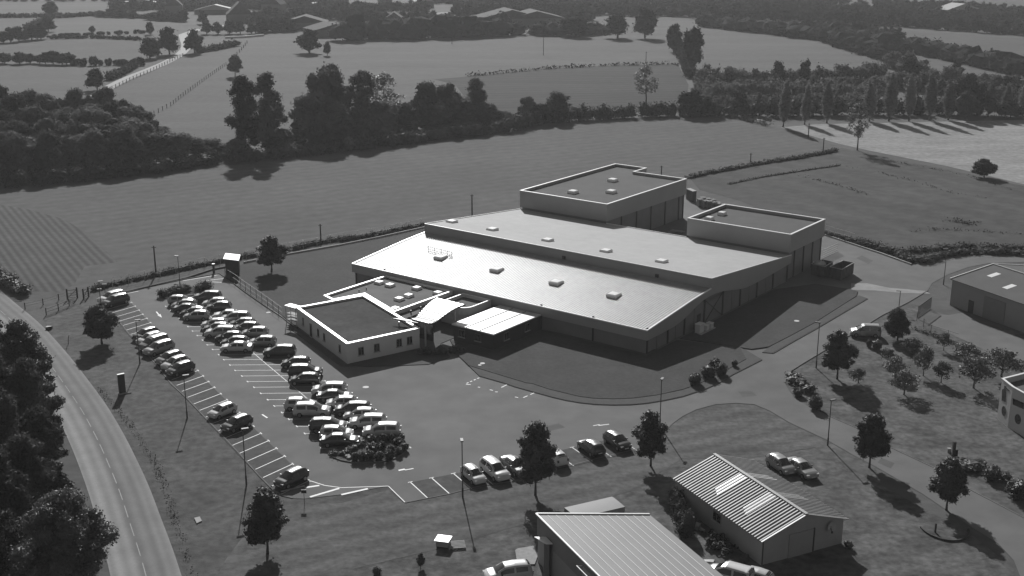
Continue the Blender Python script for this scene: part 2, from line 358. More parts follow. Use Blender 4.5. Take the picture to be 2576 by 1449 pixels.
# bay strips, a little darker with oil stains
W_T = [('4', 957, 808), ('4', 995, 835), ('4', 1022, 863), ('4', 1051, 893), ('4', 1079, 924), ('4', 1110, 955), ('4', 1138, 988), ('4', 1170, 1020),
       ('B', 595, 222), ('B', 675, 308), ('B', 765, 395), ('B', 860, 487), ('B', 955, 580), ('B', 1045, 672), ('B', 1140, 773), ('B', 1245, 878), ('B', 1355, 980), ('B', 1455, 1085), ('B', 1560, 1195), ('B', 1675, 1305),
       ('7', 1668, 75), ('7', 1715, 121), ('7', 1762, 170), ('7', 1812, 218), ('7', 1862, 268), ('7', 1915, 320), ('7', 1970, 374), ('7', 2028, 430), ('7', 2088, 487), ('7', 2150, 546), ('7', 2210, 605), ('7', 2275, 667), ('7', 2335, 731)]
W_T = [('E', 1080, 590)] + W_T[0:]
W_T[1] = ('E', 1200, 700)
WT = [G(*t) for t in W_T]
dW = (G('7', 1510, 200) - G('7', 1715, 121)).normalized()
S_T = [G('8', x, y) for x, y in [(520, 742), (680, 710), (845, 677), (1003, 645), (1160, 612), (1310, 579), (1457, 546), (1600, 512), (1740, 480), (1880, 447), (1940, 435), (2075, 405)]]
dS = (G('8', 652, 864) - G('8', 520, 742)).normalized()
C_T = [G('A', *p) for p in [(110, 565), (205, 640), (290, 718), (375, 798), (460, 878), (540, 958), (628, 1043), (720, 1130), (820, 1218), (915, 1310), (1018, 1400)]] + \
      [G('4', *p) for p in [(1650, 1230), (1690, 1268), (1735, 1308), (1775, 1349), (1825, 1391), (1868, 1433)]] + \
      [G('7', *p) for p in [(1917, 27), (1968, 73), (2020, 121), (2070, 168), (2127, 218), (2180, 268), (2240, 322), (2300, 376), (2362, 431), (2425, 488)]]
ZM = .048
def line(mb, p, q, wd=.12):
    n_ = perp([p, q], 0) * wd / 2; z = Vector((0, 0, ZM - p.z)); z2 = Vector((0, 0, ZM - q.z))
    mb.face([p - n_ + z, p + n_ + z, q + n_ + z2, q - n_ + z2])
sheet('parking_strip', [p + dW * .2 for p in WT] + [p + dW * 4.7 for p in WT[::-1]], .044, M['asphalt_dark'])
sheet('parking_strip', [p + dS * .1 for p in S_T] + [p + dS * 4.4 for p in S_T[::-1]], .044, M['asphalt_dark'])
mb = MB()
for k, p in enumerate(WT):
    t = (WT[min(k + 1, len(WT) - 1)] - WT[max(k - 1, 0)]).normalized(); line(mb, p, p + dW * 4.4); line(mb, p - t * .28, p + t * .28, .13)
for k, p in enumerate(S_T[:10] + S_T[11:]):
    t = (S_T[-1] - S_T[0]).normalized(); line(mb, p, p + dS * 4.4); line(mb, p - t * .28, p + t * .28, .13)
for k, p in enumerate(C_T):
    t = (C_T[min(k + 1, len(C_T) - 1)] - C_T[max(k - 1, 0)]).normalized(); q = p + Vector((10.3, .25, 0)); line(mb, p, q, .09); line(mb, p - t * .25, p + t * .25, .14); line(mb, q - t * .2, q + t * .2, .14)
line(mb, C_T[0] + Vector((5.15, .1, 0)), C_T[13] + Vector((5.15, .1, 0)), .08)
line(mb, C_T[13] + Vector((5.15, .1, 0)), C_T[-1] + Vector((5.15, .1, 0)), .08)
# hatched corners
for a_, b_ in [((2335, 731), (2450, 768)), ((2450, 768), (2576, 785))]: line(mb, G('7', *a_), G('7', *b_), .12)
line(mb, G('8', 0, 785), G('8', 355, 773), .12)
for r_, a_, b_ in [('7', (2300, 785), (2410, 768)), ('7', (2340, 855), (2560, 790)), ('8', (0, 838), (200, 793)), ('7', (2120, 815), (2300, 770))]: line(mb, G(r_, *a_), G(r_, *b_), .32)
line(mb, G('8', 355, 773), G('8', 480, 895), .1)
for a_, b_ in [((1380, 672), (1640, 628)), ((1540, 672), (1690, 655)), ((1600, 680), (1750, 688)), ((945, 770), (1045, 750)), ((1745, 688), (1790, 705))]: line(mb, G('4', *a_), G('4', *b_), .16)
# arrows and letters of paint on the lot
for a_, b_, w_ in [(('4', 1180, 905), ('4', 1200, 930), .2), (('7', 1978, 232), ('7', 2018, 258), .2), (('8', 432, 655), ('8', 480, 645), .3), (('8', 480, 652), ('8', 545, 640), .18), (('8', 1900, 318), ('8', 1950, 308), .18), (('8', 1940, 316), ('8', 2020, 306), .22)]:
    line(mb, G(*a_), G(*b_), w_)
mb.face([G('4', x, y, ZM) for x, y in [(1188, 930), (1210, 920), (1222, 948)]])
for seg in [[(1250, 8), (1178, 42)], [(1120, 45), (1160, 55)], [(1160, 62), (1195, 62)], [(1458, 68), (1352, 115)], [(1310, 100), (1350, 108)], [(940, 5), (1000, 8)], [(1030, 25), (1060, 30)]]:
    p, q = G('8', *seg[0]), G('8', *seg[1]); n_ = max(1, int((q - p).length / 1.3))
    for k in range(n_): line(mb, p + (q - p) * (k / n_), p + (q - p) * ((k + .6) / n_), .16)
for k in range(4): line(mb, G('5', 945 + k * 27, 1447 - k * 12), G('5', 960 + k * 27, 1440 - k * 12), .16)
mb.build('parking_marking', M['paint_w'], kind='structure')
M['patch'] = mat('tarmac patch', .092, .12, .6, .9, spec=.1)
for r_, pts_ in (('8', [(1500, 330), (1640, 300), (1690, 330), (1540, 365)]), ('9', [(420, 60), (520, 55), (560, 90), (450, 100)]), ('6', [(1350, 480), (1440, 520), (1400, 545), (1310, 500)]), ('4', [(1180, 1050), (1260, 1120), (1230, 1140), (1150, 1070)]), ('9', [(1500, 560), (1600, 600), (1570, 640), (1470, 595)])):
    sheet('tarmac_patch', GP(r_, pts_), .0445, M['patch'])
# pavement and lawn in front of the hall
outer = GP('5', [(880, 1240), (1040, 1392), (1240, 1449)]) + GP('8', [(1310, 25), (1400, 50), (1600, 105), (1700, 128), (1800, 145), (1920, 158), (2050, 162), (2180, 160), (2300, 150), (2440, 127), (2576, 98)]) + GP('9', [(90, 68), (180, 38), (280, -8)]) + GP('6', [(380, 1380), (490, 1325), (597, 1270)])
outer_s = outer
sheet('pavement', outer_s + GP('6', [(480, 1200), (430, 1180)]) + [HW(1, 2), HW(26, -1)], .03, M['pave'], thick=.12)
inner = GP('5', [(880, 1235), (960, 1317), (1200, 1390), (1395, 1449)]) + GP('8', [(1440, 5), (1560, 45), (1700, 80), (1800, 103), (1900, 116), (2050, 121), (2200, 115), (2380, 92), (2576, 50)]) + GP('9', [(80, 22), (170, -15)]) + GP('6', [(300, 1368), (480, 1268)])
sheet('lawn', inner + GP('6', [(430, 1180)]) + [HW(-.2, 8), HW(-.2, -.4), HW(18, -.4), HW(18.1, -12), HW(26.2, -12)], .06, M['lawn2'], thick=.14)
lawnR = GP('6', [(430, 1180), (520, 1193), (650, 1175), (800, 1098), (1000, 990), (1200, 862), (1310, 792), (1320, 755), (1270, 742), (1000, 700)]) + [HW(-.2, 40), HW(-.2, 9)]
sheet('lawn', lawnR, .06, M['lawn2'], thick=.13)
sheet('pavement', GP('6', [(600, 1215), (680, 1222), (830, 1135), (1000, 1040), (1200, 922), (1395, 808), (1330, 785), (1200, 862), (1000, 990), (800, 1098), (650, 1178)]), .03, M['pave'], thick=.1)
kerb(outer_s[1:]); kerb(GP('6', [(680, 1222), (830, 1135), (1000, 1040), (1200, 922), (1395, 808)]))
kerb(GP('6', [(770, 1440), (790, 1370), (900, 1300), (1100, 1180), (1300, 1060), (1500, 935), (1700, 835), (1850, 745)]), h=.1)
kerb(GP('4', [(1655, 618), (1760, 690), (1830, 745), (1980, 850), (2130, 950), (2240, 1040)]), w_=.15, h=.16, m=M['wood_d'])  # kerb coloured dark to paint in its shadow line
kerb(GP('4', [(770, 800), (930, 770), (1100, 725), (1400, 660), (1655, 618)]), w_=.2, h=.15)
kerb(GP('4', [(800, 895), (850, 930), (925, 1010), (1003, 1112), (1100, 1215), (1200, 1330), (1290, 1449)]) + GP('7', [(1410, 110), (1500, 205), (1600, 310), (1700, 415), (1790, 510), (1870, 600), (1960, 700), (2060, 800), (2130, 845), (2210, 865)]), h=.08)
kerb(GP('8', [(485, 897), (650, 864), (820, 830), (970, 790), (1130, 757), (1390, 725), (1600, 640), (1745, 613), (1880, 576), (2050, 535), (2240, 490)]), h=.06)
kerb(GP('9', [(1000, 200), (1350, 350), (1570, 482), (1900, 635), (2150, 790), (2576, 1012)]), h=.08)
kerb(GP('4', [(940, 762), (1050, 735), (1180, 705), (1400, 655), (1600, 590), (1700, 570)]) , w_=.3, h=.25, m=M['wood_d'])
kerb([HW(62, 6), HW(61, 20), HW(60.5, 40)], w_=.25, h=.3, m=M['concrete'])
kerb(GP('4', [(1840, 540), (2150, 480), (2576, 405)]) + GP('5', [(300, 345), (640, 270)]), w_=.25, h=.35, m=M['concrete'])
kerb(GP('6', [(1062, 325), (1280, 398), (1500, 470), (1725, 552)]), w_=.25, h=.3, m=M['concrete'])
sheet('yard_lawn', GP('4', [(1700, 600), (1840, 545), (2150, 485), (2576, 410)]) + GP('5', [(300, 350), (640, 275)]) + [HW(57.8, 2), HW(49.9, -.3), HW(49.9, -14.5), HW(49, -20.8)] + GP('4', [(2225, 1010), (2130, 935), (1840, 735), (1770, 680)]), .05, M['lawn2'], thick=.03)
sheet('lawn', GP('4', [(780, 880), (850, 935), (925, 1015), (1003, 1117), (1100, 1220), (1200, 1335), (1290, 1455)]) + GP('7', [(1405, 115), (1500, 212), (1600, 316), (1700, 420), (1790, 516), (1870, 606), (1960, 706), (2060, 806), (2130, 851), (2210, 870), (2300, 873), (2576, 841)]) +
      GP('8', [(200, 805), (350, 778), (480, 902), (650, 868), (820, 835), (970, 795), (400, 1000), (0, 1100)]) + GP('7', [(2400, 1300), (2200, 1600), (1500, 1600), (1380, 1400), (1280, 1180), (1190, 960), (1060, 700), (960, 480), (830, 240), (700, 20)]) + GP('4', [(560, 1300), (380, 1080), (330, 960), (350, 920), (580, 830)]), .012, M['lawn'])
sheet('verge', GP('7', [(1560, 1600), (1700, 1330), (1850, 1130), (2080, 960), (2300, 905)]) + GP('8', [(0, 900), (350, 800), (480, 905), (650, 872), (975, 794), (1130, 762), (1390, 730), (1600, 646), (1745, 618), (1880, 581), (2050, 540), (2240, 495), (2400, 405), (2500, 305), (2576, 250)]) + GP('9', [(100, 200), (250, 160), (400, 150), (540, 160), (660, 210), (800, 295), (1090, 430), (1290, 545), (1450, 627), (1500, 760), (1000, 480), (500, 560), (0, 560)]) + GP('8', [(2200, 800), (1400, 1050), (800, 1230), (200, 1370), (-150, 1449), (-500, 1640)]), .016, M['verge'])
sheet('yard', GP('8', [(-300, 1460), (200, 1375), (800, 1235), (1400, 1055), (2200, 805)]) + GP('9', [(0, 570), (500, 565), (1000, 485), (1500, 765), (2200, 1150), (2500, 1400), (2560, 2000), (-900, 2400)]) + GP('8', [(-300, 2400)]), .02, M['scrub'])
sheet('lawn', GP('9', [(860, 130), (1000, 205), (1350, 356), (1570, 488), (1900, 640), (2150, 796), (2576, 1018), (3000, 1300), (3400, 1000), (3000, 200), (2600, 0)]) + GP('6', [(2576, 1200), (2576, 1050), (2250, 1010), (1900, 900), (1780, 850), (1500, 945), (1300, 1070), (900, 1310), (800, 1375), (780, 1440)]), .014, M['scrub'])
sheet('track', GP('6', [(1270, 690), (1390, 690), (1560, 725), (1830, 748), (1870, 770), (1640, 762), (1450, 745), (1270, 740)]), .05, M['dirt'])
sheet('forecourt', GP('6', [(1800, 870), (1900, 920), (2010, 930), (2120, 910), (2250, 1000), (2576, 1120), (3000, 1250), (3000, 1400), (2400, 1250), (2000, 1060), (1780, 960)]), .03, M['asphalt'])
# entrance apron by the office, in shade
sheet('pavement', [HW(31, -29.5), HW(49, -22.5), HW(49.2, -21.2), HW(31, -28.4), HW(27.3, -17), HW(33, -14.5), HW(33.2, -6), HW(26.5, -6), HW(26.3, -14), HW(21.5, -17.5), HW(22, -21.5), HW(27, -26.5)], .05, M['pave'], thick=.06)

# ------------------------------------------------------------------ main hall
def zlow(b): return 3.72 + .104 * min(b, 13) + max(0, min(b, 18.9) - 13) * .075
def zup(b): return 7.0 - (b - 18.8) * .0858
LA = 57.6
hall = thing('factory_hall', 'long low factory hall with ribbed lower roof, pale upper roof and stepped clerestory', 'hall', O, ROT)
mb = MB(); N = int(LA / .45); prof = [(-.15, zlow(0) - .015)] + [(b, zlow(b)) for b in (4, 8, 12, 14, 16, 18.4)]
xs = []
for k in range(N + 1):
    x = -LA + k * LA / N
    if k < N: xs += [(x, 0.), (x + .16, 0.), (x + .22, .05), (x + .33, .05), (x + .39, 0.)]
    else: xs += [(0, 0.)]
n = len(prof); base = 0
for x, dz in xs:
    for b, z in prof: mb.v.append((x, b, z + dz))
for k in range(len(xs) - 1):
    for j in range(n - 1): a = k * n + j; mb.f.append((a, a + n, a + n + 1, a + 1)); mb.m.append(0)
me = mb.mesh('roof', M['hall_low'], recalc=False); obj('roof', me, hall)
mb = MB(); mb.prism([(-LA, 18.4), (0, 18.4), (0, 46.7), (-LA, 46.7)], [zup(18.4) - .3] * 2 + [zup(46.7) - .3] * 2, [zup(18.4)] * 2 + [zup(46.7)] * 2); mb.build('roof', M['hall_up'], hall)
# edge trims
mb = MB()
def trim(mb, pts, wd=.16, hd=.16, dz=.06):
    for a_, b_ in zip(pts, pts[1:]): mb.bar(Vector(a_) + Vector((0, 0, dz)), Vector(b_) + Vector((0, 0, dz)), wd, hd)
trim(mb, [(-LA, -.2, zlow(0)), (0, -.2, zlow(0))]); mb.build('eave_trim', M['white_metal'], hall)
for x in (-LA, 0):
    mb = MB(); trim(mb, [(x, b, zlow(b)) for b in (-.2, 13, 18.3)]); mb.build('verge_trim', M['white_metal'], hall)
    mb = MB(); trim(mb, [(x, 18.3, zup(18.3)), (x, 46.7, zup(46.7))], .14, .12); mb.build('verge_trim', M['white_metal'], hall)
mb = MB(); trim(mb, [(-LA, 18.3, zup(18.3)), (0, 18.3, zup(18.3))], .14, .12); mb.build('clerestory_trim', M['white_metal'], hall)
mb = MB(); trim(mb, [(-37.4, 46.75, zup(46.7)), (-20.3, 46.75, zup(46.7))], .14, .12); mb.build('eave_trim', M['white_metal'], hall)
# fascias
mb = MB(); mb.box((-LA / 2, -.12, 3.0), (LA, .12, 1.42)); mb.build('fascia', M['clad'], hall)
mb = MB(); mb.box((-LA / 2, 18.46, 6.05), (LA - .1, .12, 1.9)); mb.build('clerestory', M['clad'], hall)
for x in (.04, -LA - .04):
    top = [(b, zlow(b) - .02) for b in (-.2, 5, 10, 13, 16, 18.35)] + [(18.36, zup(18.36) - .03), (46.6, zup(46.6) - .03)]
    bot = [(46.6, 3.3), (40, 3.0), (34, 2.85), (30.2, 2.87), (27.5, 3.2), (25.6, 3.56), (22, 4.2), (19.5, 4.42), (17.8, 4.45), (16, 4.3), (13.8, 3.85), (12, 3.3), (10, 2.75), (7.5, 2.4), (4, 2.3), (-.2, 2.3)]
    pts = top + bot; mb = MB(); nn = len(pts)
    vs = [(x - .06, b, z) for b, z in pts] + [(x + .06, b, z) for b, z in pts]
    mb.solid(vs, [tuple(range(nn)), tuple(range(nn, 2 * nn))[::-1]] + [(k, (k + 1) % nn, nn + (k + 1) % nn, nn + k) for k in range(nn)])
    mb.build('gable_fascia', M['clad'], hall)
# walls
mb = MB(); mb.prism([(-LA + .35, .3), (-.35, .3), (-.35, 46.6), (-LA + .35, 46.6)], 0, [3.6, 3.6, 4.2, 4.2]); mb.build('wall', M['clad2'], hall)
mb = MB(); mb.prism([(-LA + .35, 17), (-.35, 17), (-.35, 46.5), (-LA + .35, 46.5)], 3.4, [4.9, 4.9, 4.2, 4.2]); mb.build('wall', M['clad2'], hall)
cols = [(-.32, b) for b in (.45, 6.2, 11, 17.0, 22.9, 28.8, 34.7, 40.6, 46)] + [(-x, .28) for x in (9.3, 18.6)] + [(-x, .28) for x in (50.6, 57.2)]
for x, b in cols:
    mb = MB(); mb.box((x + (.04 if b > .3 else 0), b - (.0 if b > .3 else .02), 2.0), (.22, .22, 4.0)); mb.build('column', M['column'], hall)
for b0, b1 in ((17.1, 22.8),):
    for z0, z1 in ((.1, 3.9), (3.9, .1)):
        mb = MB(); mb.bar((-.28, b0, z0), (-.28, b1, z1), .08); mb.build('brace', M['column'], hall)
mb = MB(); mb.box((-.3, 15.4, 1.05), (.12, 1.0, 2.1)); d_ = mb.build('door', M['column'], hall)
for b in (3.2, 8.5, 14, 26, 32, 38):   # panel joints
    mb = MB(); mb.box((-.335, b, 1.8), (.04, .06, 3.5)); mb.build('panel_joint', M['column'], hall)
def skylight(par, x, y, z, sx, sy, h=.35, lean=0.):
    mb = MB(); mb.box((x, y, z + h / 2 - .1), (sx, sy, h + .2)); s_ = mb.build('skylight', M['white_metal'], par)
    mb = MB(); hx, hy = sx / 2 + .06, sy / 2 + .06
    vs = [(x - hx, y - hy, z + h), (x + hx, y - hy, z + h), (x + hx, y + hy, z + h), (x - hx, y + hy, z + h),
          (x - hx * .75, y - hy * .75, z + h + .16), (x + hx * .75, y - hy * .75, z + h + .16), (x + hx * .75, y + hy * .75, z + h + .16), (x - hx * .75, y + hy * .75, z + h + .16)]
    mb.solid(vs, [(3, 2, 1, 0), (4, 5, 6, 7), (0, 1, 5, 4), (1, 2, 6, 5), (2, 3, 7, 6), (3, 0, 4, 7)]); mb.build('dome', M['skyl'], s_)
for p in [(835, 228), (1140, 287), (1557, 368), (1997, 450), (2417, 528)]:
    a, b, z = hitH('5', *p, zup); skylight(hall, -a, b, zup(b), 1.6, 1.6, .22)
for p in [(750, 500), (1173, 593), (1622, 690), (2057, 785)]:
    a, b, z = hitH('5', *p, zlow); skylight(hall, -a, b, zlow(b) + .05, 1.7, 1.8, .22)
# rail frame standing on the roof
a0, b0, z0 = hitH('5', 655, 440, zlow); a1, b1, z1 = hitH('5', 835, 485, zlow)
mb = MB(); P0 = HL(a0, b0, zlow(b0) + .1); P1 = HL(a1, b1, zlow(b1) + .1); up = Vector((0, 0, .6))
for s_ in (0, .28, .55, .8, 1): q = P0.lerp(P1, s_); mb.bar(q, q + up, .06)
mb.bar(P0 + up, P1 + up, .06); mb.bar(P0 + up * .2, P1 + up * .2, .06); mb.bar(P1, P1 + Vector((0, -.9, .2)), .06)
mb.build('guard_rail', M['column'], hall)
for x, dz in ((-27.2, 0), (-9.5, 0)):
    mb = MB(); mb.box((x, 18.28, 5.85), (.5, .25, .5)); mb.build('wall_vent', M['column'], hall)

def parapet_box(root, poly, ztop, zroof, zfas, rm, wm, wallpoly=None, wd=.3, fm=None):
    cx = sum(p[0] for p in poly) / len(poly); cy = sum(p[1] for p in poly) / len(poly)
    n = len(poly)
    area = sum(poly[k][0] * poly[(k + 1) % n][1] - poly[(k + 1) % n][0] * poly[k][1] for k in range(n)); sg = 1 if area > 0 else -1
    def inset(d):
        out = []
        for k in range(n):
            p0, p1, p2 = Vector(poly[k - 1]), Vector(poly[k]), Vector(poly[(k + 1) % n])
            d1 = (p1 - p0).normalized(); d2 = (p2 - p1).normalized(); n1 = Vector((-d1.y, d1.x)) * sg; n2 = Vector((-d2.y, d2.x)) * sg
            bis = (n1 + n2); bis = bis / max(.2, bis.dot(n1)) ; out.append(p1 + bis * d)
        return out
    inn = inset(wd); wl = inset(.35)
    mb = MB()
    for k in range(n):
        j = (k + 1) % n
        vs = [(*poly[k], zfas), (*poly[j], zfas), (*inn[j], zfas), (*inn[k], zfas), (*poly[k], ztop), (*poly[j], ztop), (*inn[j], ztop), (*inn[k], ztop)]
        mb.solid(vs, [(0, 1, 5, 4), (2, 3, 7, 6), (4, 5, 6, 7), (3, 2, 1, 0)])
    mb.build('fascia', fm or M['clad'], root)
    out2 = inset(-.06); in2 = inset(wd * 1.05); mb = MB()
    for k in range(n):
        j = (k + 1) % n
        vs = [(*out2[k], ztop), (*out2[j], ztop), (*in2[j], ztop), (*in2[k], ztop), (*out2[k], ztop + .07), (*out2[j], ztop + .07), (*in2[j], ztop + .07), (*in2[k], ztop + .07)]
        mb.solid(vs, [(0, 1, 5, 4), (2, 3, 7, 6), (4, 5, 6, 7), (3, 2, 1, 0)])
    mb.build('coping', M['white_metal'], root)
    mb = MB(); inn3 = inset(wd - .02); mb.prism([tuple(p) for p in inn3], zroof - .2, zroof); mb.build('roof', rm, root)
    mb = MB(); mb.prism([tuple(p) for p in wl], 0, zroof - .21); mb.build('wall', wm, root)
    return wl
b1 = thing('warehouse_block', 'tall flat roofed block with notched far corner and three roof domes behind the hall', 'warehouse', O, ROT)
wl = parapet_box(b1, [(-57.8, 46.85), (-37.4, 46.85), (-37.4, 76.8), (-50, 76.8), (-50, 81.8), (-58, 81.8)][::1], 8.25, 7.75, 5.0, M['box_roof'], M['clad2'])
for r_, x, y in [('2', 2048, 1352), ('2', 1748, 1440), ('2', 2037, 1438)]:
    a, b = GH(r_, x, y, 8.2); skylight(b1, -a, b, 7.75, 1.7, 1.7, .4)
for b in (52.5, 58, 63.5, 69, 74.5, 76.3):
    mb = MB(); mb.box((-37.72, b, 2.6), (.22, .25, 5.2)); mb.build('column', M['column'], b1)
b2 = thing('warehouse_block', 'smaller flat roofed block with two roof domes near the skips', 'warehouse', O, ROT)
parapet_box(b2, [(-20.3, 46.85), (-.4, 46.85), (-.4, 61.0), (-20.3, 61.0)], 8.1, 7.6, 4.95, M['box_roof'], M['clad2'])
for x, y in [(297, 156), (202, 193)]:
    a, b = GH('6', x, y, 8.0); skylight(b2, -a, b, 7.6, 1.3, 1.3, .4)
for b in (49.5, 53.3, 57, 60.6):
    mb = MB(); mb.box((-.72, b, 2.6), (.22, .25, 5.2)); mb.build('column', M['column'], b2)

# ------------------------------------------------------------------ office and entrance blocks
off = thing('office_building', 'single storey rendered office with bright parapet and mossy flat roof', 'office', O, ROT)
opoly = [(-48.85, -21.0), (-31.0, -28.2), (-27.5, -17.1), (-45.2, -10.2)]
parapet_box(off, opoly, 3.0, 2.75, 2.2, M['moss_roof'], M['render'], fm=M['render'], wd=.38)
def wallwin(par, p, q, s, z0, w_, h_, name='window', rows=True):
    p = Vector((*p, 0)); q = Vector((*q, 0)); d = (q - p).normalized(); n_ = Vector((d.y, -d.x, 0)); c = p + d * s
    ang = math.atan2(d.y, d.x)
    mb = MB(); cc = c + n_ * .02; mb.box((cc.x, cc.y, z0 + h_ / 2), (w_, .08, h_), ang); wn = mb.build(name, M['frame'], par)
    k = 2 if rows else 1
    mb = MB()
    for i_ in range(k):
        cc = c + n_ * .065 + d * ((i_ - (k - 1) / 2) * w_ / k); mb.box((cc.x, cc.y, z0 + h_ / 2), (w_ / k - .1, .03, h_ - .12), ang)
    mb.build('pane', M['glass'], wn)
    mb = MB(); cc = c + n_ * .1; mb.box((cc.x, cc.y, z0 - .05), (w_ + .2, .2, .08), ang); mb.build('sill', M['concrete'], wn)
# the rendered wall stands 0.35 m inside the parapet: give it the parapet's plane instead
mb = MB(); mb.prism([(-48.82, -20.98), (-31.0, -28.16), (-27.53, -17.12), (-45.2, -10.24)], 0, 2.21); mb.build('wall', M['render'], off)
fr0, fr1 = (-31.0, -28.16), (-27.53, -17.12)
for s in (2.1, 4.6, 8.2, 9.9): wallwin(off, fr0, fr1, s, .95, .85, 1.15)
lf0, lf1 = (-48.82, -20.98), (-31.0, -28.16)
for s in (2.6, 8.6, 10.9, 16.6): wallwin(off, lf0, lf1, s, .95, .6, 1.15, rows=False)
d0 = Vector(lf0) + (Vector(lf1) - Vector(lf0)).normalized() * 5.7
wallwin(off, lf0, lf1, 5.7, .06, .8, 2.0, 'door', rows=False)
blk = thing('office_wing', 'flat roofed wing with seven bright roof domes between office and hall', 'office wing', O, ROT)
parapet_box(blk, [(-49.7, -14.4), (-46.98, -15.2), (-45.35, -9.98), (-35.4, -13.85), (-35.4, -.35), (-49.7, -.35)], 3.1, 2.85, 2.2, M['blk2_roof'], M['render'], fm=M['render'])
mb = MB(); mb.prism([(-49.66, -14.36), (-47.0, -15.1), (-45.37, -9.9), (-35.44, -13.8), (-35.44, -.4), (-49.66, -.4)], 0, 2.21); mb.build('wall', M['render'], blk)
for p in [(1330, 130), (1478, 168), (1848, 208), (2140, 275), (1735, 310), (1607, 357), (1553, 492)]:
    a, b = GH('G', p[0], p[1] + 8, 3.1); skylight(blk, -a, b, 2.85, 1.25, 1.25, .25)
for p in [(1053, 270), (1153, 235)]:
    a, b = GH('G', *p, 2.9); mb = MB(); mb.tube([(-a, b, 2.8), (-a, b, 3.25)], [.07, .07]); mb.build('vent_pipe', M['column'], blk)
ent = thing('entrance_block', 'low entrance block with rounded parapet corner beside the wavy canopy', 'entrance block', O, ROT)
cpts = [(-33.2, -.35), (-33.2, -6.5), (-29.4, -6.5)] + [(-29.4 + 1.7 * math.sin(t), -4.8 - 1.7 * math.cos(t)) for t in [R(15), R(35), R(55), R(75), R(90)]] + [(-27.7, -.35)]
parapet_box(ent, cpts[::1], 3.1, 2.6, 2.0, M['blk2_roof'], M['render'], fm=M['render'], wd=.16)
mb = MB(); mb.prism([(-35.3, -14.2), (-33.25, -14.2), (-33.25, -.4), (-35.3, -.4)], 0, 2.5); mb.build('link_roof', M['blk2_roof'], ent)
for b in (-11.5, -9.3):
    mb = MB(); mb.tube([(-34.2, b, 2.4), (-34.2, b, 3.0)], [.1, .1]); mb.build('vent_pipe', M['column'], ent)
can = thing('entrance_canopy', 'wavy ribbed canopy on slim posts over the entrance', 'canopy', O, ROT)
prof = [(-16.3, 3.82), (-15.9, 3.66), (-15.3, 3.62), (-14.6, 3.7), (-13.6, 3.95), (-12.4, 4.25), (-11.0, 4.5), (-9.6, 4.62), (-8.2, 4.6)]
prof = [(p.x, p.y) for p in smoothline([Vector((a, b, 0)) for a, b in prof], 4)]
mb = MB(); rows = []
for i_, (b, z) in enumerate(prof):
    dz = .045 if (i_ // 1) % 2 else 0.
    t = (b + 16.3) / 8.1; xl = -29.7 - t * 2.1; xr = -26.4
    rows.append([(xl, b, z + dz), (xr, b + .0, z + dz)])
for i_ in range(len(rows) - 1):
    a_, b_ = rows[i_], rows[i_ + 1]
    mb.solid([a_[0], a_[1], b_[1], b_[0]] + [(p[0], p[1], p[2] - .14) for p in (a_[0], a_[1], b_[1], b_[0])], [(0, 1, 2, 3), (7, 6, 5, 4), (1, 5, 6, 2), (0, 3, 7, 4)] + ([(0, 4, 5, 1)] if i_ == 0 else []) + ([(3, 2, 6, 7)] if i_ == len(rows) - 2 else []))
mb.build('canopy_sheet', M['annex'], can)
mb = MB()
for a_, b_ in zip(rows, rows[1:]): mb.bar(Vector(a_[1]) + Vector((.06, 0, -.09)), Vector(b_[1]) + Vector((.06, 0, -.09)), .1, .26)
mb.build('edge_beam', M['column'], can)
mb = MB(); mb.prism([(-32.6, -17.3), (-28.2, -16.7), (-28.2, -16.1), (-31.0, -16.4)], 3.45, 3.6); mb.build('front_beam', M['column'], can)
for x, b, h in ((-26.9, -10.0, 4.45), (-27.2, -16.2, 3.4), (-31, -17.6, 3.45)):
    mb = MB(); mb.tube([(x, b, 0), (x, b, h)], [.13, .13], 10); mb.build('post', M['clad'], can)
gl = MB(); gl.box((-30, -13.9, 1.5), (4.6, .1, 3.0)); gl.build('glazed_screen', M['glass'], can)
anx = thing('annex', 'flat white roofed annex with two roof seams against the hall front', 'annex', O, ROT)
mb = MB(); mb.prism([(-26, -11.8), (-18.2, -11.8), (-18.2, -.35), (-26, -.35)], 2.42, 2.6); mb.build('roof', M['annex'], anx)
mb = MB(); mb.prism([(-25.8, -11.6), (-18.4, -11.6), (-18.4, -.4), (-25.8, -.4)], 0, 2.42); mb.build('wall', M['column'], anx)  # near-black wall colour stands in for the deep shade under the roof
for x in (-23.3, -20.8):
    mb = MB(); mb.box((x, -6.2, 2.64), (.1, 11, .07)); mb.build('roof_seam', M['clad2'], anx)
for s in (1.6, 4.6): wallwin(anx, (-25.8, -11.6), (-18.4, -11.6), s, .9, 1.1, 1.1)
for s in (3, 8): wallwin(anx, (-18.4, -11.6), (-18.4, -.4), s, .9, 1.1, 1.1)
# service shed on the office's left corner
ac = thing('storage_cage', 'slim white roofed cage of racks at the left end of the office', 'cage', HW(50.0, -20.6), ROT)
mb = MB(); mb.box((0, 0, 2.9), (2.4, 1.2, .12)); mb.build('roof', M['white_metal'], ac)
for x, y in ((-1.1, -.5), (1.1, -.5), (-1.1, .5), (1.1, .5)):
    mb = MB(); mb.box((x, y, 1.42), (.08, .08, 2.84)); mb.build('post', M['clad'], ac)
for z in (.7, 1.2, 1.7):
    mb = MB(); mb.box((0, 0, z), (2.1, .9, .06)); mb.build('shelf', M['concrete'], ac)

